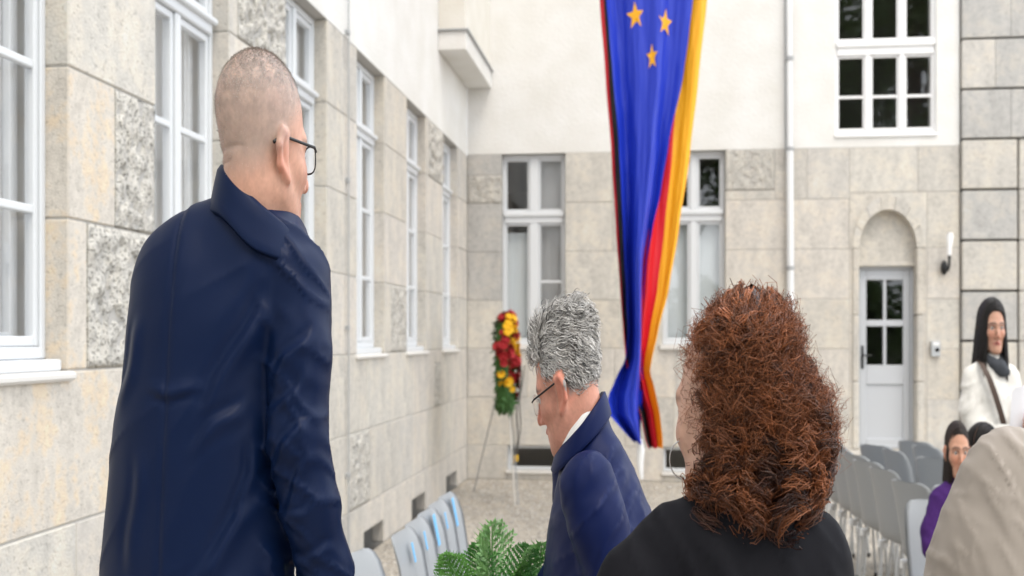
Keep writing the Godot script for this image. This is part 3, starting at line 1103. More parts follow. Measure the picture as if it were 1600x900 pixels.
# ------------------------------------------------------------------ heads (face towards +z, eyes at y = 0)
func head_sculpt(o := {}) -> Sculpt:
	var s := Sculpt.new()
	var f: float = o.get("female", 0.0)
	s.blob(Vector3(0, 0.036, -0.012), Vector3(0.074, 0.088, 0.094), 0.03)
	s.blob(Vector3(0, 0.05, -0.03), Vector3(0.07, 0.072, 0.075), 0.03)
	s.blob(Vector3(0, -0.03, 0.03), Vector3(0.061 - 0.004 * f, 0.08, 0.056), 0.04)
	for e in [-1.0, 1.0]:
		s.cap(Vector3(0.05 * e, -0.052, 0.0), Vector3(0.022 * e, -0.1, 0.056), 0.021, 0.015 - 0.003 * f, 0.03)
		s.cap(Vector3(0.05 * e, -0.022, 0.048), Vector3(0.038 * e, -0.026, 0.068), 0.016, 0.012, 0.025)
		s.cap(Vector3(0.045 * e, 0.018, 0.07), Vector3(0.012 * e, 0.017, 0.086), 0.009, 0.009, 0.016)
	s.cap(Vector3(0, -0.098, 0.066), Vector3(0.008, -0.098, 0.066), 0.017, 0.017, 0.025)
	s.cap(Vector3(0, 0.012, 0.083), Vector3(0, -0.036, 0.108), 0.007, 0.0115, 0.012)
	for e in [-1.0, 1.0]:
		s.cap(Vector3(0.011 * e, -0.041, 0.096), Vector3(0.013 * e, -0.043, 0.09), 0.0075, 0.006, 0.006)
	s.cap(Vector3(-0.022, -0.068, 0.077), Vector3(0, -0.064, 0.091), 0.004, 0.006, 0.008)
	s.cap(Vector3(0.022, -0.068, 0.077), Vector3(0, -0.064, 0.091), 0.004, 0.006, 0.008)
	s.cap(Vector3(-0.016, -0.077, 0.078), Vector3(0.016, -0.077, 0.078), 0.0065, 0.0065, 0.008)
	for e in [-1.0, 1.0]:
		s.blob(Vector3(0.032 * e, 0.0, 0.096), Vector3(0.0155, 0.0078, 0.016), 0.009, true)
	# neck
	var nl: float = o.get("neck", 0.2)
	s.cap(Vector3(0, -0.05, -0.035), o.get("neck_to", Vector3(0, -nl, -0.05)), 0.058 - 0.012 * f, 0.06 - 0.012 * f, 0.035)
	# ears
	if o.get("ears", true):
		for e in [-1.0, 1.0]:
			var c := Vector3(0.078 * e, -0.012, -0.008)
			var pts := [Vector3(0.0, -0.028, 0.012), Vector3(0.006, -0.01, -0.014), Vector3(0.012, 0.014, -0.02), Vector3(0.009, 0.032, -0.008), Vector3(-0.002, 0.03, 0.01)]
			for k in 4:
				var a: Vector3 = pts[k]
				var b: Vector3 = pts[k + 1]
				s.cap(c + Vector3(a.x * e, a.y, a.z), c + Vector3(b.x * e, b.y, b.z), 0.0062, 0.0056, 0.006)
			s.cap(c + Vector3(-0.002 * e, -0.018, 0.004), c + Vector3(0.003 * e, 0.018, -0.004), 0.012, 0.016, 0.008, Vector3(2.2, 1, 1))
	return s

func skin_tint(base: Color, o: Dictionary) -> Callable:
	var lip: Color = o.get("lip", base * Color(0.8, 0.5, 0.5))
	var brow: Color = o.get("brow", Color(0.1, 0.07, 0.05))
	var noise := n_f
	var scalp = o.get("scalp", null)
	return func(p: Vector3) -> Color:
		var c := base * (1.0 + 0.12 * noise.get_noise_3dv(p * 50.0) + 0.1 * noise.get_noise_3dv(p * 240.0))
		# flushed cheeks, nose and ears
		var red := clampf(1.0 - (p - Vector3(signf(p.x) * 0.04, -0.03, 0.08)).length() / 0.045, 0, 1) * 0.5 + clampf(1.0 - (p - Vector3(0, -0.037, 0.112)).length() / 0.025, 0, 1) * 0.6 + clampf((absf(p.x) - 0.076) / 0.012, 0, 1) * 0.5
		c = c.lerp(base * Color(1.02, 0.66, 0.6), minf(red, 0.8))
		if p.z > 0.06:
			var l := clampf(1.4 - Vector2(p.x / 0.021, (p.y + 0.0695 + absf(p.x) * 0.1) / 0.0095).length(), 0, 0.4) / 0.4
			c = c.lerp(lip, l * 0.8)
			if absf(p.y + 0.0705 + absf(p.x) * 0.05) < 0.0014 and absf(p.x) < 0.022:
				c = lip * 0.35
			var bx := (absf(p.x) - 0.032) / 0.021
			var bl := clampf(1.5 - Vector2(bx, (p.y - 0.0225 + 0.004 * bx * bx) / 0.0048).length(), 0, 0.5) * 2.0
			c = c.lerp(brow, bl * 0.85)
			# lashes and lid line
			var ey := Vector2((absf(p.x) - 0.032) / 0.0165, (p.y - 0.001) / 0.0085).length()
			if ey < 1.1 and ey > 0.72 and p.y > 0.0:
				c = c.lerp(Color(0.05, 0.03, 0.025), 0.75)
		if scalp != null:
			c = scalp.call(p, c)
		return c

func eyes(parent: Node3D, x: Transform3D, iris: Material) -> void:
	for e in [-1.0, 1.0]:
		var g := Geo.new().ball(Vector3.ZERO, Vector3.ONE * 0.0108, 14, 10)
		var i := Geo.new().ball(Vector3(0, 0, 0.0064), Vector3(0.0062, 0.0062, 0.0062), 12, 8)
		var t := x * Transform3D(Basis(), Vector3(0.032 * e, -0.0005, 0.0755))
		var eye := part("eye", squeeze(Geo.new().join(g, t)), M.eye_white, parent)
		part("iris", squeeze(Geo.new().join(i, t)), iris, eye)

# one lock after another: tubes of few sides that follow their paths
func strand(g: Geo, path: PackedVector3Array, r: float, c: Color, taper := 0.25) -> void:
	var k := g.v.size()
	var m := path.size()
	var up := Vector3(0.3, 0.5, 0.81)
	for a in m:
		var dir := (path[mini(a + 1, m - 1)] - path[maxi(a - 1, 0)]).normalized()
		var x := dir.cross(up).normalized()
		up = x.cross(dir)
		var w := r * lerpf(1.0, taper, float(a) / (m - 1))
		g.v.append(path[a] + x * w)
		g.v.append(path[a] - x * w * 0.5 + up * w * 0.86)
		g.v.append(path[a] - x * w * 0.5 - up * w * 0.86)
		g.n.append(x)
		g.n.append(-x * 0.5 + up * 0.86)
		g.n.append(-x * 0.5 - up * 0.86)
		g.c.append(c)
		g.c.append(c)
		g.c.append(c)
	for a in m - 1:
		for s in 3:
			var p := k + a * 3 + s
			var q := k + a * 3 + (s + 1) % 3
			g.i.append_array([p, q, q + 3, p, q + 3, p + 3])

# folds of cloth: ridged noise drawn out along a direction
func folds(p: Vector3, along: Basis, stretch: Vector3, amp: float, sharp := 2.0) -> float:
	var q := (along * p) * stretch
	var a := 1.0 - absf(n_a.get_noise_3dv(q))
	return amp * (pow(a, sharp * 2.0) - 0.4)

func person(label: String, at: Vector3) -> Node3D:
	return thing("person", label, "person", at, CAM_TURN)

const CAM_TURN := 0.119962

func lower_body(o: Node3D, hip: Vector3, feet: Array, hip_r: float, m: Material, shoe: Material, zs := 1.25) -> void:
	var s := Sculpt.new()
	s.cap(hip + Vector3(-0.06, 0, 0), hip + Vector3(0.06, 0, 0), hip_r, hip_r, 0.04, Vector3(1, 1, zs))
	for k in feet.size():
		var ft: Vector3 = feet[k]
		var h := hip + Vector3(signf(ft.x - hip.x) * 0.085, -0.06, 0)
		var kn := (h + ft) * 0.5 + Vector3(0, 0.02, -0.02)
		s.chain([[h, 0.09], [kn, 0.066], [ft + Vector3(0, 0.1, 0), 0.058]], 0.03)
	s.bake(Vector3(hip.x - 0.35, 0.04, hip.z - 0.35), Vector3(hip.x + 0.35, hip.y + 0.25, hip.z + 0.35), 0.02)
	part("trousers", s.geo(Geo.new(), Transform3D()), m, o)
	for ft in feet:
		var sh := Sculpt.new()
		sh.cap(ft + Vector3(0, 0.045, 0.03), ft + Vector3(0.0, 0.035, -0.14), 0.045, 0.038, 0.02, Vector3(1, 1.1, 1))
		sh.bake(ft + Vector3(-0.08, -0.02, -0.22), ft + Vector3(0.08, 0.12, 0.12), 0.012)
		part("shoe", sh.geo(Geo.new(), Transform3D()), shoe, o)

# a hand of five bent fingers; x along the fingers' start, palm faces -y before it is placed
func hand_sculpt(curl: float, side: float) -> Sculpt:
	var s := Sculpt.new()
	s.cap(Vector3(-0.05, 0, 0), Vector3(0.0, 0, 0), 0.026, 0.03, 0.02, Vector3(1, 1.5, 1))
	s.cap(Vector3(0.0, 0, -0.018), Vector3(0.045, 0, -0.026), 0.022, 0.014, 0.02, Vector3(1, 1.4, 1))
	s.cap(Vector3(0.0, 0, 0.018), Vector3(0.045, 0, 0.026), 0.022, 0.014, 0.02, Vector3(1, 1.4, 1))
	var lens := [0.9, 1.0, 0.94, 0.75]
	for k in 4:
		var z := (-0.03 + 0.02 * k) * side
		var p := Vector3(0.045, 0, z)
		var a := 0.0
		for j in 3:
			a -= curl * [0.7, 1.1, 0.8][j]
			var l: float = [0.042, 0.027, 0.022][j] * lens[k]
			var q := p + Vector3(cos(a), sin(a), 0.0) * l
			s.cap(p, q, 0.0092 - 0.0007 * j, 0.0086 - 0.0008 * j, 0.005)
			p = q
	var th := Vector3(0.0, -0.006, -0.036 * side)
	s.cap(Vector3(-0.025, 0, -0.018 * side), th, 0.015, 0.012, 0.015)
	s.cap(th, th + Vector3(0.03, -0.014, -0.016 * side), 0.0115, 0.0105, 0.008)
	s.cap(th + Vector3(0.03, -0.014, -0.016 * side), th + Vector3(0.055, -0.028, -0.012 * side), 0.0105, 0.009, 0.006)
	s.bake(Vector3(-0.09, -0.12, -0.09), Vector3(0.17, 0.06, 0.09), 0.004)
	return s

# ------------------------------------------------------------------ people
func people_materials() -> void:
	n_a.seed = 5
	n_a.frequency = 1.0
	n_a.fractal_octaves = 2
	n_b.seed = 9
	n_b.frequency = 1.0
	n_b.fractal_octaves = 3
	n_f.seed = 3
	n_f.frequency = 1.0
	n_f.fractal_octaves = 2
	var sk := mat("skin", Color.WHITE, 0.5, 0.45)
	sk.vertex_color_use_as_albedo = true
	sk.subsurf_scatter_enabled = true
	sk.subsurf_scatter_strength = 0.12
	var hr := mat("hair", Color.WHITE, 0.38, 0.5)
	hr.vertex_color_use_as_albedo = true
	mat("eye_white", lin(0.5, 0.47, 0.45), 0.25)
	mat("iris_brown", lin(0.03, 0.018, 0.01), 0.15)
	cloth("navy_coat", lin(0.0024, 0.0098, 0.042), 0.46, 0.28)
	cloth("navy_suit", lin(0.004, 0.0105, 0.062), 0.5, 0.28)
	cloth("black_top", lin(0.008, 0.008, 0.011), 0.75, 0.25)
	cloth("beige_coat", lin(0.33, 0.288, 0.25), 0.6, 0.35)
	cloth("white_knit", lin(0.72, 0.70, 0.66), 0.95, 0.2)
	cloth("purple_knit", lin(0.055, 0.018, 0.12), 0.9, 0.3)
	cloth("dark_trousers", lin(0.015, 0.016, 0.022), 0.85, 0.3)
	cloth("grey_scarf", lin(0.06, 0.065, 0.075), 0.9, 0.3)
	mat("shirt_white", lin(0.8, 0.8, 0.8), 0.9, 0.3)
	mat("leather_black", lin(0.012, 0.011, 0.011), 0.4)
	mat("strap_brown", lin(0.06, 0.035, 0.025), 0.6)
	mat("paper", lin(0.78, 0.78, 0.82), 0.9, 0.3)

func cloth(called: String, c: Color, rough: float, spec: float) -> void:
	var m := mat(called, c, rough, spec)
	var w := NoiseTexture2D.new()
	w.width = 256
	w.height = 256
	w.seamless = true
	w.noise = FastNoiseLite.new()
	w.noise.frequency = 0.2
	tri(m, 9.0)
	relief(m, w, 0.008)

func spectacles(o: Node3D, x: Transform3D, rim: Material, rim_r: float, temples: Material) -> void:
	var g := holder("glasses", o)
	for e in [-1.0, 1.0]:
		var p := PackedVector3Array()
		for k in 21:
			var a := TAU * k / 20.0
			var s := Vector2(cos(a), sin(a))
			s = s / pow(pow(absf(s.x), 3.0) + pow(absf(s.y), 3.0), 1.0 / 3.0)
			p.append(Vector3(e * 0.0335 + s.x * 0.025, -0.004 + s.y * 0.0185, 0.103 - 0.006 * absf(e * 0.0335 + s.x * 0.025) / 0.06))
		part("rim", squeeze(Geo.new().join(Geo.new().tube(p, PackedFloat32Array([rim_r]), 6, false), x)), rim, g)
		var f := Geo.new()
		for k in 20:
			f.tri_out(Vector3(e * 0.0335, -0.004, 0.1015), p[k], p[k + 1], Vector3(e * 0.0335, -0.004, 0.0))
		part("lens", squeeze(Geo.new().join(f, x)), M.glass, g)
		part("temple", squeeze(Geo.new().join(Geo.new().tube(PackedVector3Array([Vector3(e * 0.06, 0.006, 0.098), Vector3(e * 0.072, 0.009, 0.085), Vector3(e * 0.082, 0.014, 0.0), Vector3(e * 0.083, 0.017, -0.012), Vector3(e * 0.079, 0.005, -0.036)]), PackedFloat32Array([0.002, 0.0022, 0.0022, 0.0024, 0.003]), 6), x)), temples, g)
	part("bridge", squeeze(Geo.new().join(Geo.new().tube(PackedVector3Array([Vector3(-0.009, 0.0, 0.103), Vector3(0, 0.003, 0.107), Vector3(0.009, 0.0, 0.103)]), PackedFloat32Array([0.0015]), 6), x)), rim, g)

func man_cropped() -> void:
	var o := person("tall man in a navy raincoat seen from behind, grey hair cropped short, dark spectacles", Vector3(-0.5321, 0, -1.4064))
	var x := Transform3D(Basis.from_scale(Vector3(0.75, 0.945, 0.95)) * Basis(Vector3.UP, deg_to_rad(140)) , Vector3(0.0739, 1.7312, 0.0000))
	var inv := x.affine_inverse()
	var h := head_sculpt({"neck_to": inv * Vector3(0.0515, 1.6248, 0.0000)})
	h.blob(Vector3(0, 0.066, -0.026), Vector3(0.069, 0.05, 0.086), 0.03)
	h.cap(inv * Vector3(0.0482, 1.7424, 0.0000), inv * Vector3(0.0515, 1.6424, 0.0000), 0.058, 0.062, 0.03)
	h.cap(inv * Vector3(-0.0056, 1.7216, 0.0300), inv * Vector3(0.0538, 1.7272, 0.0620), 0.004, 0.0015, 0.012, Vector3.ONE, true)
	h.cap(inv * Vector3(0.0022, 1.7016, 0.0300), inv * Vector3(0.0560, 1.7064, 0.0620), 0.003, 0.0012, 0.01, Vector3.ONE, true)
	# two folds of skin across the nape
	h.disp = func(p: Vector3) -> float:
		var w := x * p
		if w.z < 0.0 or w.x > 0.07 or w.y > 1.745 or w.y < 1.68:
			return 0.0
		var a := (w.y - 1.7265 - 0.004 * sin(w.x * 40.0)) / 0.0032
		var b := (w.y - 1.7105 - 0.08 * w.x) / 0.003
		var fade := smoothstep(0.066, 0.035, w.x)
		return fade * (-0.0026 * exp(-a * a) + 0.0 * exp(-(a + 2.6) * (a + 2.6) / 3.0) - 0.002 * exp(-b * b) * smoothstep(0.04, 0.01, w.x))
	h.bake(Vector3(-0.13, -0.24, -0.17), Vector3(0.13, 0.17, 0.15), 0.004)
	var grain := n_f
	var tint := skin_tint(Color(0.56, 0.31, 0.225), {"brow": Color(0.2, 0.16, 0.13), "scalp": func(p: Vector3, c: Color) -> Color:
		var line := 0.005 + maxf(0.0, p.z) * 0.75 - 0.05 * smoothstep(0.02, -0.08, p.z)
		var on := smoothstep(line - 0.01, line + 0.05, p.y)
		var top := smoothstep(0.02, 0.11, p.y)
		var g := 0.5 + 0.5 * grain.get_noise_3dv(p * 140.0) + 0.6 * grain.get_noise_3dv(p * 38.0)
		return c.lerp(Color(0.46, 0.38, 0.335), on * 0.65).lerp(Color(0.19, 0.155, 0.14), clampf(on * (0.3 + 0.75 * top) * g, 0.0, 0.8))})
	var hg := h.geo(Geo.new(), x, tint)
	part("head", hg, M.skin, o)
	eyes(o, x, M.iris_brown)
	# stubble: thousands of very short hairs standing on the scalp
	var st := Geo.new()
	var rr := RandomNumberGenerator.new()
	rr.seed = 71
	var cnt := h.v.size()
	for k in 60000:
		var q := rr.randi() % cnt
		var p := h.v[q]
		var line := 0.01 + maxf(0.0, p.z) * 0.75 - 0.05 * smoothstep(0.02, -0.08, p.z)
		if p.y < line or absf(p.x) > 0.079 and p.y < 0.04 or p.z > 0.07:
			continue
		var top := smoothstep(0.03, 0.11, p.y)
		if rr.randf() > 0.12 + 0.88 * top:
			continue
		var j := Vector3(rr.randf_range(-1, 1), rr.randf_range(-1, 1), rr.randf_range(-1, 1)) * 0.0022
		var d := (h.n[q] + Vector3(0, 0.2, -0.3) + j * 120.0).normalized()
		var a := (x * (p + j)) * Vector3(SQ, 1, SQ)
		var b := (x * (p + j + d * rr.randf_range(0.0014, 0.003))) * Vector3(SQ, 1, SQ)
		var side := d.cross(Vector3(0.3, 0.2, 0.9)).normalized() * 0.00028
		var kx := st.v.size()
		st.v.append_array([a - side, a + side, b])
		st.n.append_array([h.n[q], h.n[q], h.n[q]])
		var l := rr.randf_range(0.28, 0.66)
		var col := Color(l, l * 0.9, l * 0.83)
		st.c.append_array([col, col, col])
		st.i.append_array([kx, kx + 1, kx + 2])
	part("hair", st, M.hair, o)
	spectacles(o, x, M.black_iron, 0.0014, M.black_iron)
	# coat
	var s := Sculpt.new()
	var zs := Vector3(1, 1, 1.3)
	s.chain([[Vector3(-0.0224, 1.4808, 0.0000), 0.138], [Vector3(-0.0280, 1.4104, 0.0000), 0.142], [Vector3(-0.0336, 1.3464, 0.0000), 0.146], [Vector3(-0.0381, 1.2824, 0.0000), 0.15], [Vector3(-0.0448, 1.2024, 0.0000), 0.156], [Vector3(-0.0493, 1.0424, 0.0000), 0.16], [Vector3(-0.0493, 0.9624, 0.0000), 0.16]], 0.03, zs)
	s.cap(Vector3(-0.0269, 1.5400, 0.0050), Vector3(0.0392, 1.5400, 0.0050), 0.112, 0.108, 0.05, zs)
	s.cap(Vector3(0.0470, 1.6144, 0.0000), Vector3(-0.0874, 1.5768, -0.0100), 0.064, 0.054, 0.05)
	s.cap(Vector3(0.0560, 1.6144, 0.0000), Vector3(0.1366, 1.5704, 0.0300), 0.064, 0.05, 0.05)
	s.chain([[Vector3(0.1434, 1.5608, 0.0450), 0.051], [Vector3(0.1467, 1.4744, 0.0700), 0.051], [Vector3(0.1445, 1.3784, 0.0850), 0.048], [Vector3(0.1635, 1.2984, 0.0750), 0.047], [Vector3(0.1837, 1.2184, 0.0450), 0.044], [Vector3(0.1994, 1.1544, 0.0100), 0.04]], 0.016)
	s.chain([[Vector3(-0.0918, 1.5608, -0.0300), 0.048], [Vector3(-0.1165, 1.4744, -0.0500), 0.046], [Vector3(-0.1322, 1.3624, -0.0600), 0.044], [Vector3(-0.1501, 1.2024, -0.0700), 0.042], [Vector3(-0.1546, 1.1384, -0.0900), 0.04]], 0.03)
	var ba := Basis(Vector3(0, 0, 1), deg_to_rad(-38)) * Basis(Vector3.UP, 0.3)
	var bb := Basis(Vector3(0, 0, 1), deg_to_rad(32))
	var na := n_a
	var nb := n_b
	var arm_a := Vector3(0.1322, 1.5608, 0.0150)
	var seam_a := Vector3(-0.0560, 1.6184, 0.0000)
	var me := self
	# the larger creases, each a soft ridge along a line: from, to, height, width
	var ridges := [[Vector3(0.0963, 1.5464, 0.0000), Vector3(-0.0056, 1.4024, 0.0000), 0.008, 0.014], [Vector3(0.0616, 1.4224, 0.0000), Vector3(-0.0280, 1.3624, 0.0000), 0.006, 0.011], [Vector3(-0.1030, 1.4392, 0.0000), Vector3(-0.0022, 1.4376, 0.0000), 0.005, 0.008], [Vector3(0.0840, 1.3064, 0.0000), Vector3(-0.0224, 1.2024, 0.0000), 0.008, 0.014], [Vector3(-0.1176, 1.5224, 0.0000), Vector3(-0.1624, 1.4104, 0.0000), 0.006, 0.012], [Vector3(0.0784, 1.3704, 0.0000), Vector3(0.0504, 1.2824, 0.0000), 0.006, 0.01], [Vector3(-0.1120, 1.3624, 0.0000), Vector3(-0.1288, 1.2184, 0.0000), 0.005, 0.012],
		[Vector3(0.1770, 1.5104, 0.0000), Vector3(0.1008, 1.4424, 0.0000), 0.006, 0.009], [Vector3(0.1736, 1.4104, 0.0000), Vector3(0.0918, 1.3264, 0.0000), 0.007, 0.009], [Vector3(0.1770, 1.3624, 0.0000), Vector3(0.1176, 1.2824, 0.0000), 0.006, 0.008], [Vector3(0.2072, 1.2464, 0.0000), Vector3(0.1288, 1.2280, 0.0000), 0.005, 0.008], [Vector3(0.1904, 1.3064, 0.0000), Vector3(0.1254, 1.2824, 0.0000), 0.004, 0.007], [Vector3(0.1680, 1.4584, 0.0000), Vector3(0.0963, 1.3944, 0.0000), 0.005, 0.008]]
	var r0 := PackedVector2Array()
	var r1 := PackedVector2Array()
	for q in ridges:
		r0.append(Vector2(q[0].x, q[0].y))
		r1.append(Vector2(q[1].x, q[1].y))
	s.disp = func(p: Vector3) -> float:
		var r := 0.0
		if p.z > 0.0:
			var p2 := Vector2(p.x, p.y)
			for q in r0.size():
				var w0 := r1[q] - r0[q]
				var hh := (p2 - r0[q]).dot(w0) / w0.length_squared()
				if hh > -0.1 and hh < 1.1:
					var cr := (p2 - r0[q]).cross(w0) / w0.length()
					var wd: float = ridges[q][3]
					if absf(cr) < wd * 3.0:
						var bend := 0.004 * sin(hh * 7.0 + q)
						cr += bend
						r += 1.1 * ridges[q][2] * smoothstep(-0.1, 0.3, hh) * smoothstep(1.1, 0.6, hh) * (exp(-cr * cr / (wd * wd)) - 0.6 * exp(-(cr - wd * 1.4) * (cr - wd * 1.4) / (wd * wd * 0.4)))
		var on_arm := smoothstep(-0.02, 0.02, p.x - 0.085 - maxf(0.0, 1.22 - p.y) * 0.06)
		# broad diagonal drags across the back, tighter creases on the sleeve
		var w := 0.5 + 0.5 * nb.get_noise_3dv(p * Vector3(3.0, 2.2, 3.0))
		r += (1.0 - on_arm) * me.folds(p, ba, Vector3(1.8, 8.5, 3.0), 0.009, 2.6) * w * w
		r += on_arm * me.folds(p, bb, Vector3(4.5, 17.0, 6.0), 0.007, 2.2) * (0.3 + w)
		r += 0.0025 * nb.get_noise_3dv(p * Vector3(5.0, 4.0, 5.0))
		# centre-back seam, slightly raised, and the armhole seam
		var sx := p.x - (-0.062 - (1.62 - p.y) * 0.04)
		r -= 0.0022 * exp(-sx * sx / 0.00003) * (1.0 if p.z > 0 else 0.0)
		r += 0.0022 * smoothstep(0.0, 0.004, sx) * smoothstep(0.05, 0.0, sx) * (1.0 if p.z > 0 else 0.0)
		return r
	s.bake(Vector3(-0.3, 0.78, -0.28), Vector3(0.3, 1.72, 0.26), 0.0064, 0.006)
	part("coat", s.geo(Geo.new(), Transform3D()), M.navy_coat, o)
	# stand-up collar rolled outwards, lower at the front
	var prof := [[-0.006, -0.075], [-0.007, -0.03], [-0.006, -0.006], [-0.002, 0.0], [0.004, 0.0005], [0.01, -0.005], [0.015, -0.02], [0.021, -0.042], [0.026, -0.052], [0.022, -0.058], [0.012, -0.05]]
	var pts := PackedVector3Array()
	var mid := Vector3(0.0694, 1.6688, 0.0000)
	for b in prof.size():
		for a in 73:
			var w := TAU * a / 72.0
			var e := Vector3(cos(w), 0, -sin(w))
			var rx: float = 0.069 + prof[b][0]
			var q := mid + Vector3(e.x * rx, 0, e.z * (0.074 + prof[b][0]))
			q.y += -0.66 * e.x * 0.072 + prof[b][1] + 0.004 * sin(w * 5.0) * prof[b][0] / 0.02
			pts.append(q)
	part("collar", squeeze(Geo.new().sheet(pts, 72, prof.size() - 1, false, true)), M.navy_coat, o)
	var hd := hand_sculpt(0.5, 1.0)
	part("hand", hd.geo(Geo.new(), Transform3D(Basis(Vector3(0, 0, 1), deg_to_rad(-80)) * Basis(Vector3.RIGHT, 0.6), Vector3(0.1982, 1.1064, -0.0500)), func(_p): return Color(0.55, 0.32, 0.25)), M.skin, o)
	part("hand", hd.geo(Geo.new(), Transform3D(Basis(Vector3(0, 0, 1), deg_to_rad(-95)) * Basis(Vector3.RIGHT, -0.6), Vector3(-0.1747, 1.0904, -0.1000)), func(_p): return Color(0.55, 0.32, 0.25)), M.skin, o)
	lower_body(o, Vector3(-0.05, 0.93, 0), [Vector3(-0.17, 0, 0), Vector3(0.08, 0, 0.02)], 0.13, M.dark_trousers, M.leather_black)

func man_grey() -> void:
	var o := person("grey-haired man in a dark blue suit stooping forwards with open mouth and thin spectacles", Vector3(-0.0906, 0, -1.8525))
	var x := Transform3D(Basis.from_scale(Vector3(0.69, 0.9, 0.88)) * Basis(Vector3(0, 0, 1), deg_to_rad(21)) * Basis(Vector3.UP, deg_to_rad(-114)), Vector3(-0.0653, 1.4301, 0.0000))
	var inv := x.affine_inverse()
	var h := head_sculpt({"neck_to": inv * Vector3(-0.0170, 1.3358, 0.0000)})
	h.cap(Vector3(-0.012, -0.0715, 0.09), Vector3(0.012, -0.0715, 0.09), 0.0035, 0.0035, 0.004, Vector3.ONE, true)
	h.cap(inv * Vector3(-0.0596, 1.3540, 0.0000), inv * Vector3(-0.0312, 1.3358, 0.0000), 0.05, 0.06, 0.03)
	h.cap(inv * Vector3(-0.0355, 1.4017, -0.0100), inv * Vector3(-0.0213, 1.3358, 0.0000), 0.05, 0.06, 0.03)
	h.bake(Vector3(-0.14, -0.26, -0.19), Vector3(0.14, 0.17, 0.15), 0.0045)
	var tint := skin_tint(Color(0.62, 0.3, 0.22), {"brow": Color(0.11, 0.09, 0.08), "scalp": func(p: Vector3, c: Color) -> Color: return c.lerp(Color(0.3, 0.285, 0.27), smoothstep(0.0, 0.02, p.y - (0.062 if p.z > 0.05 else (0.03 if p.z > -0.03 else -0.03))))})
	part("head", h.geo(Geo.new(), x, tint), M.skin, o)
	eyes(o, x, M.iris_brown)
	spectacles(o, x, M.steel, 0.0007, M.black_iron)
	# wavy grey hair swept back, dark strands underneath
	var g := Geo.new()
	var rr := RandomNumberGenerator.new()
	rr.seed = 88
	var sc := Vector3(0, 0.04, -0.016)
	var sr := Vector3(0.079, 0.093, 0.1)
	var done := 0
	while done < 5200:
		var d := Vector3(rr.randfn(), rr.randfn(), rr.randfn()).normalized()
		var p := sc + d * sr * 0.99
		var low := 0.062 if p.z > 0.05 else (0.028 if p.z > 0.012 else (0.022 if p.z > -0.03 else -0.045))
		if p.y < low + rr.randf_range(-0.008, 0.008):
			continue
		done += 1
		var top := smoothstep(0.03, 0.11, p.y)
		var n := (d / sr).normalized()
		var dir := (n * rr.randf_range(0.08, 0.25) + Vector3(0, 0.05 * top - 0.7 * (1.0 - top), -1.0) + Vector3(n_b.get_noise_3dv(p * 22.0), n_b.get_noise_3dv(p * 22.0 + Vector3(9, 0, 0)), n_b.get_noise_3dv(p * 22.0 + Vector3(0, 9, 0))) * 1.1 + Vector3(rr.randf_range(-1, 1), rr.randf_range(-1, 1), rr.randf_range(-1, 1)) * 0.06).normalized()
		if p.z > 0.035 and p.y > 0.06:
			dir = (n * 0.6 + Vector3(0, 0.35, -0.1) + Vector3(n_b.get_noise_3dv(p * 25.0), n_b.get_noise_3dv(p * 25.0 + Vector3(9, 0, 0)), n_b.get_noise_3dv(p * 25.0 + Vector3(0, 9, 0))) * 1.4).normalized()
		var len := lerpf(0.024, 0.058, top) * rr.randf_range(0.75, 1.2)
		var path := PackedVector3Array()
		var q := p
		var ph := n_b.get_noise_3dv(p * 30.0) * 9.0 + rr.randf() * 0.7
		var fr := 1.5 + n_b.get_noise_3dv(p * 12.0)
		for k in 9:
			path.append((x * q) * Vector3(SQ, 1, SQ))
			var t := k / 8.0
			var cur := (dir + Vector3(sin(ph + t * fr * 5.0), cos(ph * 1.7 + t * fr * 4.0), sin(ph * 2.3 + t * fr * 4.5)) * 0.42 + n * -0.75 * t + Vector3(0, -0.35 * t * (1.0 - 0.5 * top), -0.25 * t)).normalized()
			q += cur * len / 8.0
			var e := (q - sc) / sr
			if e.length() < 1.0:
				q = sc + e.normalized() * sr * 1.005
		var dark := rr.randf() < 0.14 + 0.35 * clampf(n_b.get_noise_3dv(p * 18.0 + Vector3(4, 4, 4)), 0.0, 1.0)
		var l := rr.randf_range(0.06, 0.22) if dark else rr.randf_range(0.46, 0.86)
		strand(g, path, rr.randf_range(0.0007, 0.0012), Color(l, l * 0.97, l * 0.94), 0.4)
	part("hair", g, M.hair, o)
	# suit: stooping, near arm bent
	var s := Sculpt.new()
	var zs := Vector3(1, 1, 0.72)
	s.chain([[Vector3(-0.0071, 1.2973, 0.0000), 0.055], [Vector3(0.0028, 1.2547, 0.0000), 0.088], [Vector3(0.0142, 1.1736, 0.0000), 0.117], [Vector3(0.0199, 1.0925, 0.0000), 0.128], [Vector3(0.0284, 0.9708, 0.0000), 0.135], [Vector3(0.0255, 0.8188, 0.0000), 0.135]], 0.03, zs)
	s.cap(Vector3(-0.0071, 1.3763, 0.0000), Vector3(0.0028, 1.3054, 0.0000), 0.03, 0.05, 0.04, zs)
	s.chain([[Vector3(-0.0255, 1.2729, 0.1500), 0.06], [Vector3(-0.0071, 1.2243, 0.1700), 0.058], [Vector3(0.0255, 1.1432, 0.1800), 0.052], [Vector3(0.0142, 1.1077, 0.1900), 0.05], [Vector3(-0.0568, 1.0469, 0.2100), 0.043]], 0.016)
	s.chain([[Vector3(-0.0355, 1.2729, -0.1400), 0.056], [Vector3(-0.0355, 1.1432, -0.1800), 0.05], [Vector3(-0.0993, 1.0621, -0.1600), 0.042]], 0.02)
	var ba := Basis(Vector3(0, 0, 1), deg_to_rad(-42))
	var na := n_b
	var me := self
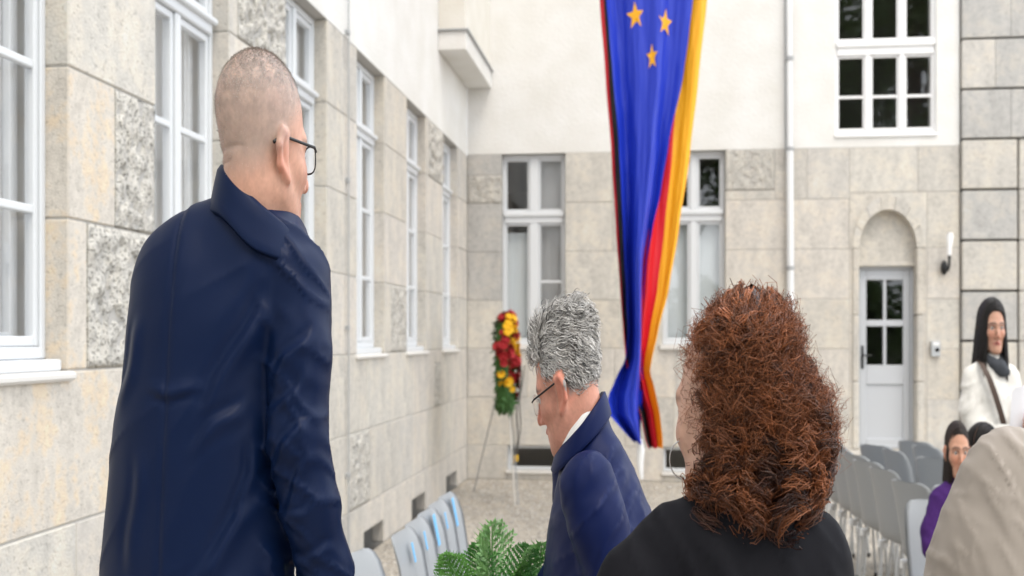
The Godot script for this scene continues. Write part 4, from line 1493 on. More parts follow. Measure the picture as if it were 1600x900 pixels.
	s.disp = func(p: Vector3) -> float:
		var w := 0.5 + 0.5 * na.get_noise_3dv(p * Vector3(3.0, 3.0, 3.0))
		return me.folds(p, ba, Vector3(5.0, 17.0, 5.0), 0.0075, 2.0) * w + 0.0025 * na.get_noise_3dv(p * 10.0)
	s.bake(Vector3(-0.26, 0.75, -0.3), Vector3(0.3, 1.45, 0.32), 0.0085, 0.006)
	part("jacket", s.geo(Geo.new(), Transform3D()), M.navy_suit, o)
	# turned-down collar and the white shirt collar inside it
	for c in 2:
		var prof := [[-0.002, -0.06], [-0.004, -0.02], [0.0, 0.0], [0.006, 0.0], [0.012, -0.012], [0.02, -0.034], [0.016, -0.04]]
		var pts := PackedVector3Array()
		var mid: Vector3 = Vector3(-0.0312, 1.3702, 0.0000) if c == 0 else Vector3(-0.0383, 1.3723, 0.0000)
		var rr2 := 0.058 if c == 0 else 0.05
		var nn := 48
		for b in prof.size():
			for a in nn + 1:
				var w := TAU * a / nn
				var e := Vector3(cos(w), 0, -sin(w))
				var rx: float = rr2 * 0.82 + prof[b][0] * (1.0 if c == 0 else 0.4)
				var q := mid + Vector3(e.x * rx, 0, e.z * (rr2 * 1.15 + prof[b][0]))
				q.y += 0.95 * e.x * rr2 * 0.82 + prof[b][1] + (0.0 if c == 0 else 0.004)
				pts.append(q)
		part("collar" if c == 0 else "shirt_collar", squeeze(Geo.new().sheet(pts, nn, prof.size() - 1, false, true)), M.navy_suit if c == 0 else M.shirt_white, o)
	var hd := hand_sculpt(0.6, -1.0)
	part("hand", hd.geo(Geo.new(), Transform3D(Basis(Vector3(0, 0, 1), deg_to_rad(-140)), Vector3(-0.0965, 1.0134, 0.2100)), func(_p): return Color(0.56, 0.31, 0.24)), M.skin, o)
	part("hand", hd.geo(Geo.new(), Transform3D(Basis(Vector3(0, 0, 1), deg_to_rad(-140)), Vector3(-0.1334, 1.0317, -0.1600)), func(_p): return Color(0.56, 0.31, 0.24)), M.skin, o)
	lower_body(o, Vector3(0.02, 0.9, 0), [Vector3(-0.07, 0, 0.1), Vector3(0.12, 0, -0.1)], 0.115, M.dark_trousers, M.leather_black, 0.85)

func hair_edge(t: float) -> Vector2:
	# half-outline of the curly mass: (left, right) from the crown to the tips, in metres from the middle
	var tab := [[0.0, -0.035, 0.03], [0.05, -0.07, 0.055], [0.16, -0.098, 0.068], [0.27, -0.1, 0.066], [0.36, -0.098, 0.09], [0.46, -0.099, 0.115], [0.58, -0.1, 0.126], [0.7, -0.102, 0.124], [0.82, -0.105, 0.116], [0.93, -0.098, 0.096], [1.0, -0.085, 0.085]]
	for k in tab.size() - 1:
		if t <= tab[k + 1][0]:
			var s: float = (t - tab[k][0]) / (tab[k + 1][0] - tab[k][0])
			return Vector2(lerpf(tab[k][1], tab[k + 1][1], s), lerpf(tab[k][2], tab[k + 1][2], s))
	return Vector2(-0.085, 0.085)

func hair_at(az: float, t: float, shell: float) -> Vector3:
	var e := hair_edge(clampf(t, 0, 1))
	var y := lerpf(Vector3(0.0000, 1.5442, 0.0000).y, Vector3(0.0000, 1.2877, 0.0000).y, t)
	var cx := (e.x + e.y) * 0.5
	var hw := (e.y - e.x) * 0.445
	var dz := 0.115 * sqrt(clampf(t * 6.0, 0.05, 1.0)) * (1.0 - 0.15 * t)
	shell *= 1.0 + 0.1 * n_b.get_noise_3d(cos(az) * 1.6, t * 5.0, sin(az) * 1.6)
	return Vector3(cx + cos(az) * hw * shell, y + (1.0 - shell) * 0.06 * (1.0 - t * 2.0), sin(az) * dz * shell)

func woman_curly() -> void:
	var o := person("woman with a big head of curly auburn hair and a black top, seen from behind", Vector3(0.1132, 0, -1.3231))
	var x := Transform3D(Basis.from_scale(Vector3(0.9, 0.95, 0.95)) * Basis(Vector3.UP, deg_to_rad(-143)), Vector3(-0.0399, 1.4159, -0.0100))
	var inv := x.affine_inverse()
	var h := head_sculpt({"female": 1.0, "neck_to": inv * Vector3(-0.0050, 1.2849, 0.0000), "ears": false})
	h.bake(Vector3(-0.13, -0.28, -0.17), Vector3(0.13, 0.17, 0.15), 0.006)
	part("head", h.geo(Geo.new(), x, skin_tint(Color(0.58, 0.35, 0.265), {})), M.skin, o)
	eyes(o, x, M.iris_brown)
	var g := Geo.new()
	# dense inner mass
	var p := PackedVector3Array()
	for b in 25:
		for a in 41:
			var w := TAU * a / 40.0
			var q := hair_at(w, b / 24.0, 0.8 + 0.05 * sin(w * 7.0 + b * 0.6) + 0.03 * sin(w * 13.0 - b))
			if b == 0:
				q = Vector3(-0.005, q.y, 0)
			p.append(q * Vector3(SQ, 1, SQ))
	# leave the face free
	var face := Vector3(-0.82, 0, -0.57)
	for k in p.size():
		var q := p[k]
		var fwd := (q - Vector3(-0.01, 0, 0)).dot(face)
		if fwd > 0.05 and q.y < 1.5:
			p[k] = q - face * (fwd - 0.05)
	g.sheet(p, 40, 24, false, true)
	for k in g.v.size():
		g.c.append(Color(0.03, 0.011, 0.006))
	var rr := RandomNumberGenerator.new()
	rr.seed = 17
	for lock in 400:
		var frizz := lock >= 340
		var az := rr.randf() * TAU
		var t0 := rr.randf_range(0.0, 0.68)
		var t1 := minf(t0 + rr.randf_range(0.24, 0.42), rr.randf_range(0.9, 1.04))
		var e := Vector3(cos(az), 0, sin(az))
		if e.dot(face) > 0.84 and t1 > 0.2:
			continue
		var s0 := rr.randf_range(0.7, 0.9)
		var s1 := rr.randf_range(0.84, 1.02)
		var amp := rr.randf_range(0.005, 0.015)
		var turns := rr.randf_range(1.6, 3.4)
		var ph := rr.randf() * TAU
		var drift := rr.randf_range(-0.25, 0.25)
		var tone := rr.randf()
		var turn_way := 1.0 if rr.randf() < 0.5 else -1.0
		var lift := rr.randf_range(0.1, 0.9)
		for k in 20 if not frizz else 24:
			var m := 34
			var path := PackedVector3Array()
			var o1 := Vector3(rr.randfn(), rr.randfn(), rr.randfn()) * 0.0032
			var dp := rr.randfn() * 0.28
			var da := amp * rr.randf_range(0.9, 1.1)
			var az1 := az + (rr.randfn() * 0.016 if not frizz else rr.randfn() * 1.2)
			var sa := t0 + rr.randf_range(-0.006, 0.006) if not frizz else rr.randf_range(0.0, 0.42)
			var sb := t1 + rr.randf_range(-0.006, 0.006) if not frizz else sa + rr.randf_range(0.1, 0.3)
			var sh := s1 + rr.randf_range(-0.03, 0.03) if not frizz else rr.randf_range(0.94, 1.12)
			var tn := turns if not frizz else rr.randf_range(1.5, 5.0)
			var wig := rr.randf() * 20.0
			for j in m:
				var s := float(j) / (m - 1)
				var c := hair_at(az1 + drift * s, maxf(0.0, lerpf(sa, sb, s)), lerpf(s0, sh, pow(s, 0.6)))
				var grow := da * smoothstep(0.0, 0.35, s) * (1.0 + 0.5 * s)
				var a := ph + dp + TAU * tn * s
				var out := Vector3(cos(az1), 0.0, sin(az1))
				var side := Vector3(-sin(az1), 0, cos(az1))
				c += (out * cos(a) + side * sin(a) * turn_way + Vector3(0, cos(a), 0) * lift) * grow + o1 * (0.4 + s)
				c += Vector3(n_b.get_noise_2d(wig, s * 9.0), n_b.get_noise_2d(wig + 5.0, s * 9.0), n_b.get_noise_2d(wig + 9.0, s * 9.0)) * (0.007 if not frizz else 0.024)
				path.append(c * Vector3(SQ, 1, SQ))
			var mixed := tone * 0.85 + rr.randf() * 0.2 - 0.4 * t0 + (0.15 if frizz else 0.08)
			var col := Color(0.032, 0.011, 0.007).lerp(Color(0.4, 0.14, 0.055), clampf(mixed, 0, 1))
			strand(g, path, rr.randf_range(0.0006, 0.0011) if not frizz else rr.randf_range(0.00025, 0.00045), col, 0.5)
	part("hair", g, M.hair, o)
	part("earring", squeeze(Geo.new().tube(ring_path(Vector3(-0.1087, 1.3632, -0.0200), 0.022, 24), PackedFloat32Array([0.0009]), 6, false)), M.steel, o)
	var s := Sculpt.new()
	var zs := Vector3(1, 1, 1.35)
	s.chain([[Vector3(-0.0050, 1.1567, 0.0000), 0.15], [Vector3(-0.0050, 1.0569, 0.0000), 0.15], [Vector3(-0.0050, 0.9501, 0.0000), 0.15]], 0.04, zs)
	s.cap(Vector3(-0.0299, 1.1923, 0.0000), Vector3(0.0199, 1.1923, 0.0000), 0.11, 0.11, 0.05, zs)
	s.cap(Vector3(-0.0050, 1.2849, 0.0000), Vector3(-0.1296, 1.2621, 0.0000), 0.055, 0.048, 0.05)
	s.cap(Vector3(-0.0050, 1.2849, 0.0000), Vector3(0.0818, 1.2493, 0.0000), 0.055, 0.05, 0.05)
	s.chain([[Vector3(-0.1376, 1.2578, 0.0000), 0.05], [Vector3(-0.1945, 1.2208, 0.0200), 0.05], [Vector3(-0.2643, 1.1567, 0.0400), 0.047], [Vector3(-0.2393, 1.0783, -0.0800), 0.04]], 0.02)
	s.chain([[Vector3(0.0898, 1.2493, 0.0000), 0.047], [Vector3(0.1157, 1.1780, 0.0000), 0.045], [Vector3(0.1197, 1.0641, -0.0400), 0.04]], 0.02)
	var nb := n_b
	var me := self
	var bb := Basis(Vector3(0, 0, 1), deg_to_rad(50))
	s.disp = func(q: Vector3) -> float:
		return me.folds(q, bb, Vector3(4.0, 14.0, 4.0), 0.004, 2.0) + 0.002 * nb.get_noise_3dv(q * 9.0)
	s.bake(Vector3(-0.36, 0.82, -0.2), Vector3(0.26, 1.36, 0.2), 0.009, 0.004)
	part("top", s.geo(Geo.new(), Transform3D()), M.black_top, o)
	var hd := hand_sculpt(0.5, 1.0)
	part("hand", hd.geo(Geo.new(), Transform3D(Basis(Vector3(0, 0, 1), deg_to_rad(-40)) * Basis(Vector3.RIGHT, 0.4), Vector3(-0.2194, 1.0427, -0.1000)), func(_p): return Color(0.57, 0.34, 0.26)), M.skin, o)
	part("hand", hd.geo(Geo.new(), Transform3D(Basis(Vector3(0, 0, 1), deg_to_rad(-90)) * Basis(Vector3.RIGHT, -0.4), Vector3(0.1197, 1.0142, -0.0500)), func(_p): return Color(0.57, 0.34, 0.26)), M.skin, o)
	lower_body(o, Vector3(0, 0.86, 0), [Vector3(-0.1, 0, 0), Vector3(0.1, 0, 0)], 0.13, M.dark_trousers, M.leather_black)

func ring_path(c: Vector3, r: float, n: int) -> PackedVector3Array:
	var p := PackedVector3Array()
	for k in n + 1:
		p.append(c + Vector3(cos(TAU * k / n) * r, sin(TAU * k / n) * r, 0))
	return p

func beige_person() -> void:
	var o := person("person in a pale beige coat bending over beside the grey chairs", Vector3(0.6463, 0, -2.2938))
	var s := Sculpt.new()
	s.chain([[Vector3(0.0270, 1.2010, 0.0000), 0.112], [Vector3(0.0101, 1.1359, 0.0000), 0.135], [Vector3(-0.0068, 1.0516, 0.0000), 0.165], [Vector3(-0.0203, 0.9310, 0.0000), 0.178], [Vector3(-0.0253, 0.7864, 0.0000), 0.175], [Vector3(-0.0169, 0.5814, 0.0000), 0.16]], 0.04, Vector3(1, 1, 0.95))
	s.cap(Vector3(0.0338, 1.2107, 0.0000), Vector3(0.2194, 1.2022, -0.1000), 0.11, 0.1, 0.06)
	s.chain([[Vector3(0.0793, 1.1649, 0.1100), 0.07], [Vector3(0.0844, 1.0516, 0.1300), 0.066], [Vector3(0.1181, 0.9190, 0.1000), 0.06], [Vector3(0.2363, 0.7864, -0.0600), 0.05]], 0.016)
	var ba := Basis(Vector3(0, 0, 1), deg_to_rad(62))
	var nb := n_b
	var me := self
	s.disp = func(p: Vector3) -> float:
		var w := 0.5 + 0.5 * nb.get_noise_3dv(p * 3.0)
		return me.folds(p, ba, Vector3(4.0, 15.0, 4.0), 0.012, 2.0) * w + 0.003 * nb.get_noise_3dv(p * 7.0) 
	s.bake(Vector3(-0.3, 0.45, -0.25), Vector3(0.42, 1.36, 0.26), 0.0095, 0.005)
	part("coat", s.geo(Geo.new(), Transform3D()), M.beige_coat, o)
	var x := Transform3D(Basis(Vector3(0, 0, 1), deg_to_rad(-50)) * Basis(Vector3.UP, deg_to_rad(100)), Vector3(0.3122, 1.2384, -0.1000))
	var h := head_sculpt({"neck_to": x.affine_inverse() * Vector3(0.2194, 1.2083, -0.1000)})
	h.bake(Vector3(-0.15, -0.26, -0.25), Vector3(0.15, 0.17, 0.15), 0.009)
	part("head", h.geo(Geo.new(), x, skin_tint(Color(0.56, 0.34, 0.26), {"scalp": func(p: Vector3, c: Color) -> Color: return c.lerp(Color(0.08, 0.06, 0.05), smoothstep(0.03, 0.05, p.y - maxf(0.0, p.z) * 0.5))})), M.skin, o)
	eyes(o, x, M.iris_brown)
	var hd := hand_sculpt(0.5, 1.0)
	part("hand", hd.geo(Geo.new(), Transform3D(Basis(Vector3(0, 0, 1), deg_to_rad(-60)), Vector3(0.2734, 0.7381, -0.0800)), func(_p): return Color(0.56, 0.33, 0.26)), M.skin, o)
	lower_body(o, Vector3(-0.01, 0.84, 0), [Vector3(-0.1, 0, 0), Vector3(0.1, 0, 0)], 0.13, M.dark_trousers, M.leather_black)

# long straight hair parted in the middle, hanging to the shoulders or drawn back
func straight_hair(x: Transform3D, sd: int, count: int, fall: float, col: Color, back: bool, wide := 1.0) -> Geo:
	var g := Geo.new()
	var rr := RandomNumberGenerator.new()
	rr.seed = sd
	var sc := Vector3(0, 0.038, -0.016)
	var sr := Vector3(0.08, 0.094, 0.1)
	# cap under the strands
	var cp := Geo.new().ball(sc, sr * 0.985, 20, 14)
	for k in cp.v.size():
		var q := cp.v[k] - sc
		if q.z > 0.02 and cp.v[k].y < 0.075:
			cp.v[k] = sc + Vector3(q.x * 0.9, q.y * 0.9, minf(q.z, 0.03))
		cp.c.append(col * 0.6)
	g.join(cp)
	for k in count:
		var side := -1.0 if k % 2 else 1.0
		var z0 := rr.randf_range(-0.1, 0.072)
		var f := clampf((z0 + 0.016) / 0.1, -0.98, 0.98)
		var p := sc + Vector3(side * 0.004, sr.y * sqrt(1.0 - f * f), z0 + 0.016)
		var path := PackedVector3Array()
		var len := fall * rr.randf_range(0.85, 1.05)
		var wv := rr.randf() * TAU
		var out := rr.randf_range(1.0, 1.1) * wide
		for j in 15:
			var s := j / 14.0
			var q: Vector3
			if s < 0.5:
				var a := s / 0.5 * (PI * 0.52)
				q = sc + Vector3(side * sr.x * sin(a) * sqrt(1.0 - f * f * 0.8), sr.y * cos(a) * sqrt(1.0 - f * f), 0.0) * out
				q.z = sc.z + sr.z * f * out - (0.05 if back else 0.022) * smoothstep(0.0, 0.5, s) * maxf(0.2, f)
			else:
				q = path[6 if j > 7 else j - 1]
				q = path[path.size() - 1]
				var dn := Vector3(side * (0.1 * (wide - 0.85) * 4.0 + 0.05 * sin(wv + s * 6.0)), -1.0, 0.02 - 0.1 * (1.0 - f))
				if back:
					dn = Vector3(-side * 0.7, -0.5, -1.0)
				q += dn.normalized() * len / 7.0
			path.append(q)
		var l := rr.randf_range(0.6, 1.5)
		strand(g, path, rr.randf_range(0.0013, 0.0022), col * l, 0.7)
	var o := Geo.new().join(g, x)
	return squeeze(o)

func woman_white() -> void:
	var o := person("woman with long black hair in a white knit wrap holding papers", Vector3(1.5511, 0, -5.6261))
	var x := Transform3D(Basis.from_scale(Vector3(0.92, 1, 1)) * Basis(Vector3.UP, deg_to_rad(-2)), Vector3(0.0104, 1.5444, 0.0000))
	var h := head_sculpt({"female": 1.0, "neck": 0.2})
	h.bake(Vector3(-0.13, -0.24, -0.17), Vector3(0.13, 0.17, 0.15), 0.007)
	part("head", h.geo(Geo.new(), x, skin_tint(Color(0.5, 0.28, 0.2), {"lip": Color(0.42, 0.14, 0.12), "brow": Color(0.03, 0.02, 0.018)})), M.skin, o)
	eyes(o, x, M.iris_brown)
	part("hair", straight_hair(x, 5, 1300, 0.25, Color(0.017, 0.014, 0.013), false, 1.04), M.hair, o)
	var s := Sculpt.new()
	var zs := Vector3(1, 1, 1.4)
	s.chain([[Vector3(-0.0041, 1.2219, 0.0000), 0.135], [Vector3(-0.0083, 1.0502, 0.0000), 0.15], [Vector3(-0.0083, 0.8727, 0.0000), 0.16]], 0.05, zs)
	s.cap(Vector3(0.0041, 1.3698, 0.0000), Vector3(-0.1160, 1.3225, 0.0000), 0.06, 0.055, 0.04)
	s.cap(Vector3(0.0041, 1.3698, 0.0000), Vector3(0.1243, 1.3225, 0.0000), 0.06, 0.055, 0.04)
	s.chain([[Vector3(-0.1243, 1.3047, 0.0000), 0.06], [Vector3(-0.1408, 1.1686, 0.0200), 0.062], [Vector3(-0.1077, 1.0207, 0.1000), 0.055], [Vector3(0.0166, 1.0739, 0.2200), 0.045]], 0.03)
	s.chain([[Vector3(0.1326, 1.3047, 0.0000), 0.055], [Vector3(0.1491, 1.1686, 0.0400), 0.055], [Vector3(0.1533, 1.0858, 0.1800), 0.05], [Vector3(0.1574, 1.1213, 0.2800), 0.042]], 0.03)
	var nb := n_b
	var me := self
	var bb := Basis(Vector3(0, 0, 1), deg_to_rad(-35))
	s.disp = func(q: Vector3) -> float:
		return me.folds(q, bb, Vector3(3.0, 9.0, 4.0), 0.012, 1.6) + 0.004 * nb.get_noise_3dv(q * 14.0)
	s.bake(Vector3(-0.3, 0.62, -0.22), Vector3(0.3, 1.5, 0.34), 0.014, 0.008)
	part("wrap", s.geo(Geo.new(), Transform3D()), M.white_knit, o)
	var sf := Sculpt.new()
	sf.chain([[Vector3(-0.0414, 1.3994, 0.0300), 0.026], [Vector3(0.0041, 1.3757, 0.0600), 0.024], [Vector3(0.0414, 1.3580, 0.0700), 0.024], [Vector3(0.0746, 1.3461, 0.0700), 0.02]], 0.03)
	sf.chain([[Vector3(-0.0414, 1.3994, 0.0000), 0.026], [Vector3(0.0083, 1.4053, -0.0600), 0.03], [Vector3(0.0580, 1.3994, 0.0000), 0.024], [Vector3(0.0414, 1.3580, 0.0700), 0.024]], 0.03)
	sf.disp = func(q: Vector3) -> float: return me.folds(q, bb, Vector3(6.0, 22.0, 6.0), 0.008, 1.5)
	sf.bake(Vector3(-0.15, 1.25, -0.14), Vector3(0.18, 1.52, 0.17), 0.01, 0.006)
	part("scarf", sf.geo(Geo.new(), Transform3D()), M.grey_scarf, o)
	var hd := hand_sculpt(0.75, -1.0)
	part("hand", hd.geo(Geo.new(), Transform3D(Basis(Vector3.UP, deg_to_rad(165)) * Basis(Vector3.RIGHT, deg_to_rad(80)), Vector3(0.1574, 1.1331, 0.3300)), func(_p): return Color(0.5, 0.28, 0.2)), M.skin, o)
	part("hand", hd.geo(Geo.new(), Transform3D(Basis(Vector3.UP, deg_to_rad(20)), Vector3(0.0331, 1.0621, 0.2400)), func(_p): return Color(0.5, 0.28, 0.2)), M.skin, o)
	lower_body(o, Vector3(0, 0.86, 0), [Vector3(-0.09, 0, 0.04), Vector3(0.09, 0, 0.04)], 0.13, M.dark_trousers, M.leather_black)
	# bag on a brown strap, and the papers in her hand
	var bag := thing("shoulder_bag", "brown leather bag strap crossing the white knit wrap", "bag", o.position, CAM_TURN)
	var sp := PackedVector3Array([Vector3(-0.0746, 1.3994, -0.0300), Vector3(-0.0870, 1.3816, 0.0600), Vector3(-0.0580, 1.3165, 0.1050), Vector3(-0.0290, 1.2426, 0.1250), Vector3(0.0000, 1.1627, 0.1400), Vector3(0.0331, 1.0739, 0.1400), Vector3(0.0746, 0.9467, 0.1300)])
	var sheet := PackedVector3Array()
	for q in sp:
		sheet.append((q + Vector3(-0.018, 0, 0.012)) * Vector3(SQ, 1, SQ))
		sheet.append((q + Vector3(0.018, 0, 0.016)) * Vector3(SQ, 1, SQ))
	part("strap", Geo.new().sheet(sheet, 1, sp.size() - 1, true), M.strap_brown, bag)
	part("pouch", squeeze(Geo.new().bevel_box(Vector3(0.0290, 0.7839, 0.1300), Vector3(0.1740, 0.9615, 0.2000), 0.02)), M.strap_brown, bag)
	var pp := thing("paper_sheets", "white paper sheets held in front of the white knit wrap", "paper", o.position, CAM_TURN)
	for k in 2:
		var pl := PackedVector3Array()
		for b in 7:
			for a in 7:
				var q: Vector3 = Vector3(0.0041, 1.0739, 0.2700).lerp(Vector3(0.1077, 1.1035, 0.2900), a / 6.0) + Vector3(0.03, 0.19, -0.03) * (b / 6.0) + Vector3(0.012 * k, 0.012 * k, 0.006 * k)
				q.z += 0.02 * sin(a * 0.5) * b / 6.0
				pl.append(q * Vector3(SQ, 1, SQ))
		part("sheet", Geo.new().sheet(pl, 6, 6, true), M.paper, pp)

func girl() -> void:
	var o := person("seated girl in a purple jumper with dark hair drawn back", Vector3(1.1261, 0, -4.6683))
	var x := Transform3D(Basis.from_scale(Vector3(0.72, 0.9, 0.9)) * Basis(Vector3.UP, deg_to_rad(-10)), Vector3(0.0552, 1.0611, 0.0000))
	var h := head_sculpt({"female": 1.0, "neck": 0.18})
	h.bake(Vector3(-0.13, -0.24, -0.17), Vector3(0.13, 0.17, 0.15), 0.007)
	part("head", h.geo(Geo.new(), x, skin_tint(Color(0.52, 0.28, 0.19), {"lip": Color(0.42, 0.16, 0.13), "brow": Color(0.04, 0.025, 0.02)})), M.skin, o)
	eyes(o, x, M.iris_brown)
	part("hair", straight_hair(x, 8, 900, 0.16, Color(0.022, 0.013, 0.01), false, 0.93), M.hair, o)
	var s := Sculpt.new()
	var zs := Vector3(1, 1, 1.3)
	s.chain([[Vector3(0.0587, 0.8293, -0.0200), 0.12], [Vector3(0.0587, 0.6814, -0.0200), 0.13], [Vector3(0.0587, 0.4348, -0.0300), 0.14]], 0.04, zs)
	s.cap(Vector3(0.0552, 0.9082, -0.0200), Vector3(-0.0276, 0.8737, 0.0000), 0.05, 0.05, 0.04)
	s.cap(Vector3(0.0552, 0.9082, -0.0200), Vector3(0.1450, 0.8737, 0.0000), 0.05, 0.05, 0.04)
	s.chain([[Vector3(-0.0483, 0.8638, 0.0000), 0.05], [Vector3(-0.0967, 0.7553, 0.0200), 0.048], [Vector3(-0.1036, 0.7011, 0.0500), 0.045], [Vector3(0.0000, 0.5827, 0.2000), 0.038]], 0.02)
	s.chain([[Vector3(0.1519, 0.8638, 0.0000), 0.05], [Vector3(0.1933, 0.7307, 0.0200), 0.047], [Vector3(0.1381, 0.5827, 0.2000), 0.038]], 0.02)
	var me := self
	var bb := Basis(Vector3(0, 0, 1), deg_to_rad(40))
	s.disp = func(q: Vector3) -> float: return me.folds(q, bb, Vector3(4.0, 16.0, 4.0), 0.006, 1.8)
	s.bake(Vector3(-0.25, 0.3, -0.24), Vector3(0.25, 1.0, 0.3), 0.013, 0.006)
	part("jumper", s.geo(Geo.new(), Transform3D()), M.purple_knit, o)
	seated_legs(o, Vector3(0.0587, 0.3978, 0.0000))
	hands_in_lap(o, Vector3(0.0345, 0.5458, 0.2400), Vector3(0.1105, 0.5458, 0.2400))

func seated_legs(o: Node3D, hip: Vector3) -> void:
	var l := Sculpt.new()
	for e in [-1.0, 1.0]:
		var h := hip + Vector3(0.08 * e, 0.06, 0.0)
		l.chain([[h, 0.085], [h + Vector3(0.02 * e, 0.02, 0.38), 0.07], [Vector3(h.x + 0.02 * e, 0.1, h.z + 0.42), 0.05]], 0.03)
	l.bake(Vector3(hip.x - 0.28, 0.02, hip.z - 0.15), Vector3(hip.x + 0.28, hip.y + 0.25, hip.z + 0.56), 0.02)
	part("trousers", l.geo(Geo.new(), Transform3D()), M.dark_trousers, o)
	for e in [-1.0, 1.0]:
		var ft := Vector3(hip.x + 0.1 * e, 0, hip.z + 0.42)
		var sh := Sculpt.new()
		sh.cap(ft + Vector3(0, 0.045, -0.03), ft + Vector3(0, 0.035, 0.13), 0.044, 0.036, 0.02)
		sh.bake(ft + Vector3(-0.08, -0.02, -0.12), ft + Vector3(0.08, 0.12, 0.2), 0.014)
		part("shoe", sh.geo(Geo.new(), Transform3D()), M.leather_black, o)

func hands_in_lap(o: Node3D, a: Vector3, b: Vector3) -> void:
	var hd := hand_sculpt(0.5, 1.0)
	for k in 2:
		part("hand", hd.geo(Geo.new(), Transform3D(Basis(Vector3.UP, deg_to_rad([-60.0, -120.0][k])), [a, b][k]), func(_p): return Color(0.5, 0.28, 0.2)), M.skin, o)

func dark_head_person() -> void:
	var o := person("seated person with dark hair half hidden behind the beige coat", Vector3(1.4063, 0, -5.2057))
	var x := Transform3D(Basis.from_scale(Vector3(0.95, 0.95, 0.95)) * Basis(Vector3.UP, deg_to_rad(25)), Vector3(0.0077, 1.0068, 0.0000))
	var h := head_sculpt({"female": 1.0, "neck": 0.18})
	h.bake(Vector3(-0.13, -0.24, -0.17), Vector3(0.13, 0.17, 0.15), 0.009)
	part("head", h.geo(Geo.new(), x, skin_tint(Color(0.5, 0.28, 0.2), {})), M.skin, o)
	eyes(o, x, M.iris_brown)
	part("hair", straight_hair(x, 18, 600, 0.12, Color(0.014, 0.011, 0.01), false), M.hair, o)
	var s := Sculpt.new()
	s.chain([[Vector3(0.0077, 0.7411, -0.0200), 0.13], [Vector3(0.0077, 0.5904, -0.0200), 0.14], [Vector3(0.0077, 0.4123, -0.0300), 0.14]], 0.04, Vector3(1, 1, 1.3))
	for e in [-1.0, 1.0]:
		s.cap(Vector3(0.0077, 0.8370, -0.0200), Vector3(0.0077, 0.7959, 0.0000) + Vector3(0.14 * e, 0, 0), 0.05, 0.05, 0.04)
		s.chain([[Vector3(0.0077, 0.7877, 0.0000) + Vector3(0.16 * e, 0, 0), 0.05], [Vector3(0.0077, 0.6041, 0.0300) + Vector3(0.19 * e, 0, 0), 0.045], [Vector3(0.0077, 0.4808, 0.2200) + Vector3(0.08 * e, 0, 0), 0.038]], 0.02)
	s.bake(Vector3(-0.28, 0.3, -0.24), Vector3(0.28, 0.95, 0.32), 0.016)
	part("jumper", s.geo(Geo.new(), Transform3D()), M.black_top, o)
	seated_legs(o, Vector3(0.0077, 0.3849, 0.0000))
	hands_in_lap(o, Vector3(-0.0115, 0.4671, 0.2600), Vector3(0.0384, 0.4671, 0.2600))

# ------------------------------------------------------------------ chairs
const ORD := ["first", "second", "third", "fourth", "fifth", "sixth", "seventh", "eighth", "ninth", "tenth"]
var chair0: Node3D

func make_chair() -> Node3D:
	var o := thing("plastic_chair", "", "chair")
	var prof := [[0.215, 0.405, 0.17], [0.222, 0.432, 0.2], [0.205, 0.45, 0.213], [0.1, 0.452, 0.222], [-0.02, 0.438, 0.222], [-0.12, 0.436, 0.218], [-0.178, 0.455, 0.213], [-0.205, 0.495, 0.21], [-0.222, 0.56, 0.212], [-0.24, 0.64, 0.217], [-0.26, 0.72, 0.215], [-0.275, 0.775, 0.208], [-0.285, 0.805, 0.192], [-0.29, 0.822, 0.165], [-0.292, 0.826, 0.12]]
	var m := 12
	var pts := PackedVector3Array()
	for b in prof.size():
		var a0 = prof[maxi(b - 1, 0)]
		var a1 = prof[mini(b + 1, prof.size() - 1)]
		var dir := Vector2(a1[0] - a0[0], a1[1] - a0[1]).normalized()
		var nrm := Vector3(0, -dir.x, dir.y) * 1.0     # towards the sitter
		var dish := (0.026 * clampf((14.0 - b) / 4.0, 0.25, 1.0)) if b > 6 else 0.014
		for a in m * 2 + 1:
			var front := a <= m
			var s := (a / float(m) if front else (2 * m - a) / float(m)) * 2.0 - 1.0
			if a == m * 2:
				s = -1.0
			var th := 0.0 if front and a > 0 and a < m else -0.004
			th = 0.0 if (front and a > 0 and a < m) else (-0.009 if (not front and a < m * 2) else -0.0045)
			var w: float = prof[b][2] * s
			var p := Vector3(w, prof[b][1], prof[b][0]) + nrm * (dish * s * s * s * s + dish * 0.6 * s * s + th)
			pts.append(p * Vector3(SQ, 1, SQ))
	part("shell", Geo.new().sheet(pts, m * 2, prof.size() - 1, true, true), M.chair_grey, o)
	for sx in [-1.0, 1.0]:
		for sz in [-1.0, 1.0]:
			var top := Vector3(0.17 * sx * SQ, 0.428, 0.13 * sz * SQ)
			var bend := Vector3(0.205 * sx * SQ, 0.41, 0.15 * sz * SQ)
			var foot := Vector3(0.225 * sx * SQ, 0.008, 0.2 * sz * SQ)
			var leg := part("leg", Geo.new().tube(PackedVector3Array([top, (top + bend) * 0.5 + Vector3(0, 0.006, 0), bend, bend.lerp(foot, 0.12), foot]), PackedFloat32Array([0.0085]), 8), M.steel, o)
			part("foot_cap", Geo.new().rod(foot + Vector3(0, -0.008, 0), foot + Vector3(0, 0.02, 0), 0.011, 8), M.black_iron, leg)
		part("row_clip", Geo.new().bevel_box(Vector3(sx * 0.218 * SQ - 0.008, 0.385, -0.17 * SQ), Vector3(sx * 0.218 * SQ + 0.014, 0.428, -0.09 * SQ), 0.004), M.frame_bright, o)
	return o

func chair(at: Vector3, turn: float, label: String, group: String) -> Node3D:
	var c: Node3D
	if chair0 == null:
		chair0 = make_chair()
		c = chair0
	else:
		c = chair0.duplicate()
		c.name = numbered("plastic_chair")
		add_child(c)
	c.position = at
	c.rotation.y = turn
	tag(c, label, "chair", group)
	return c

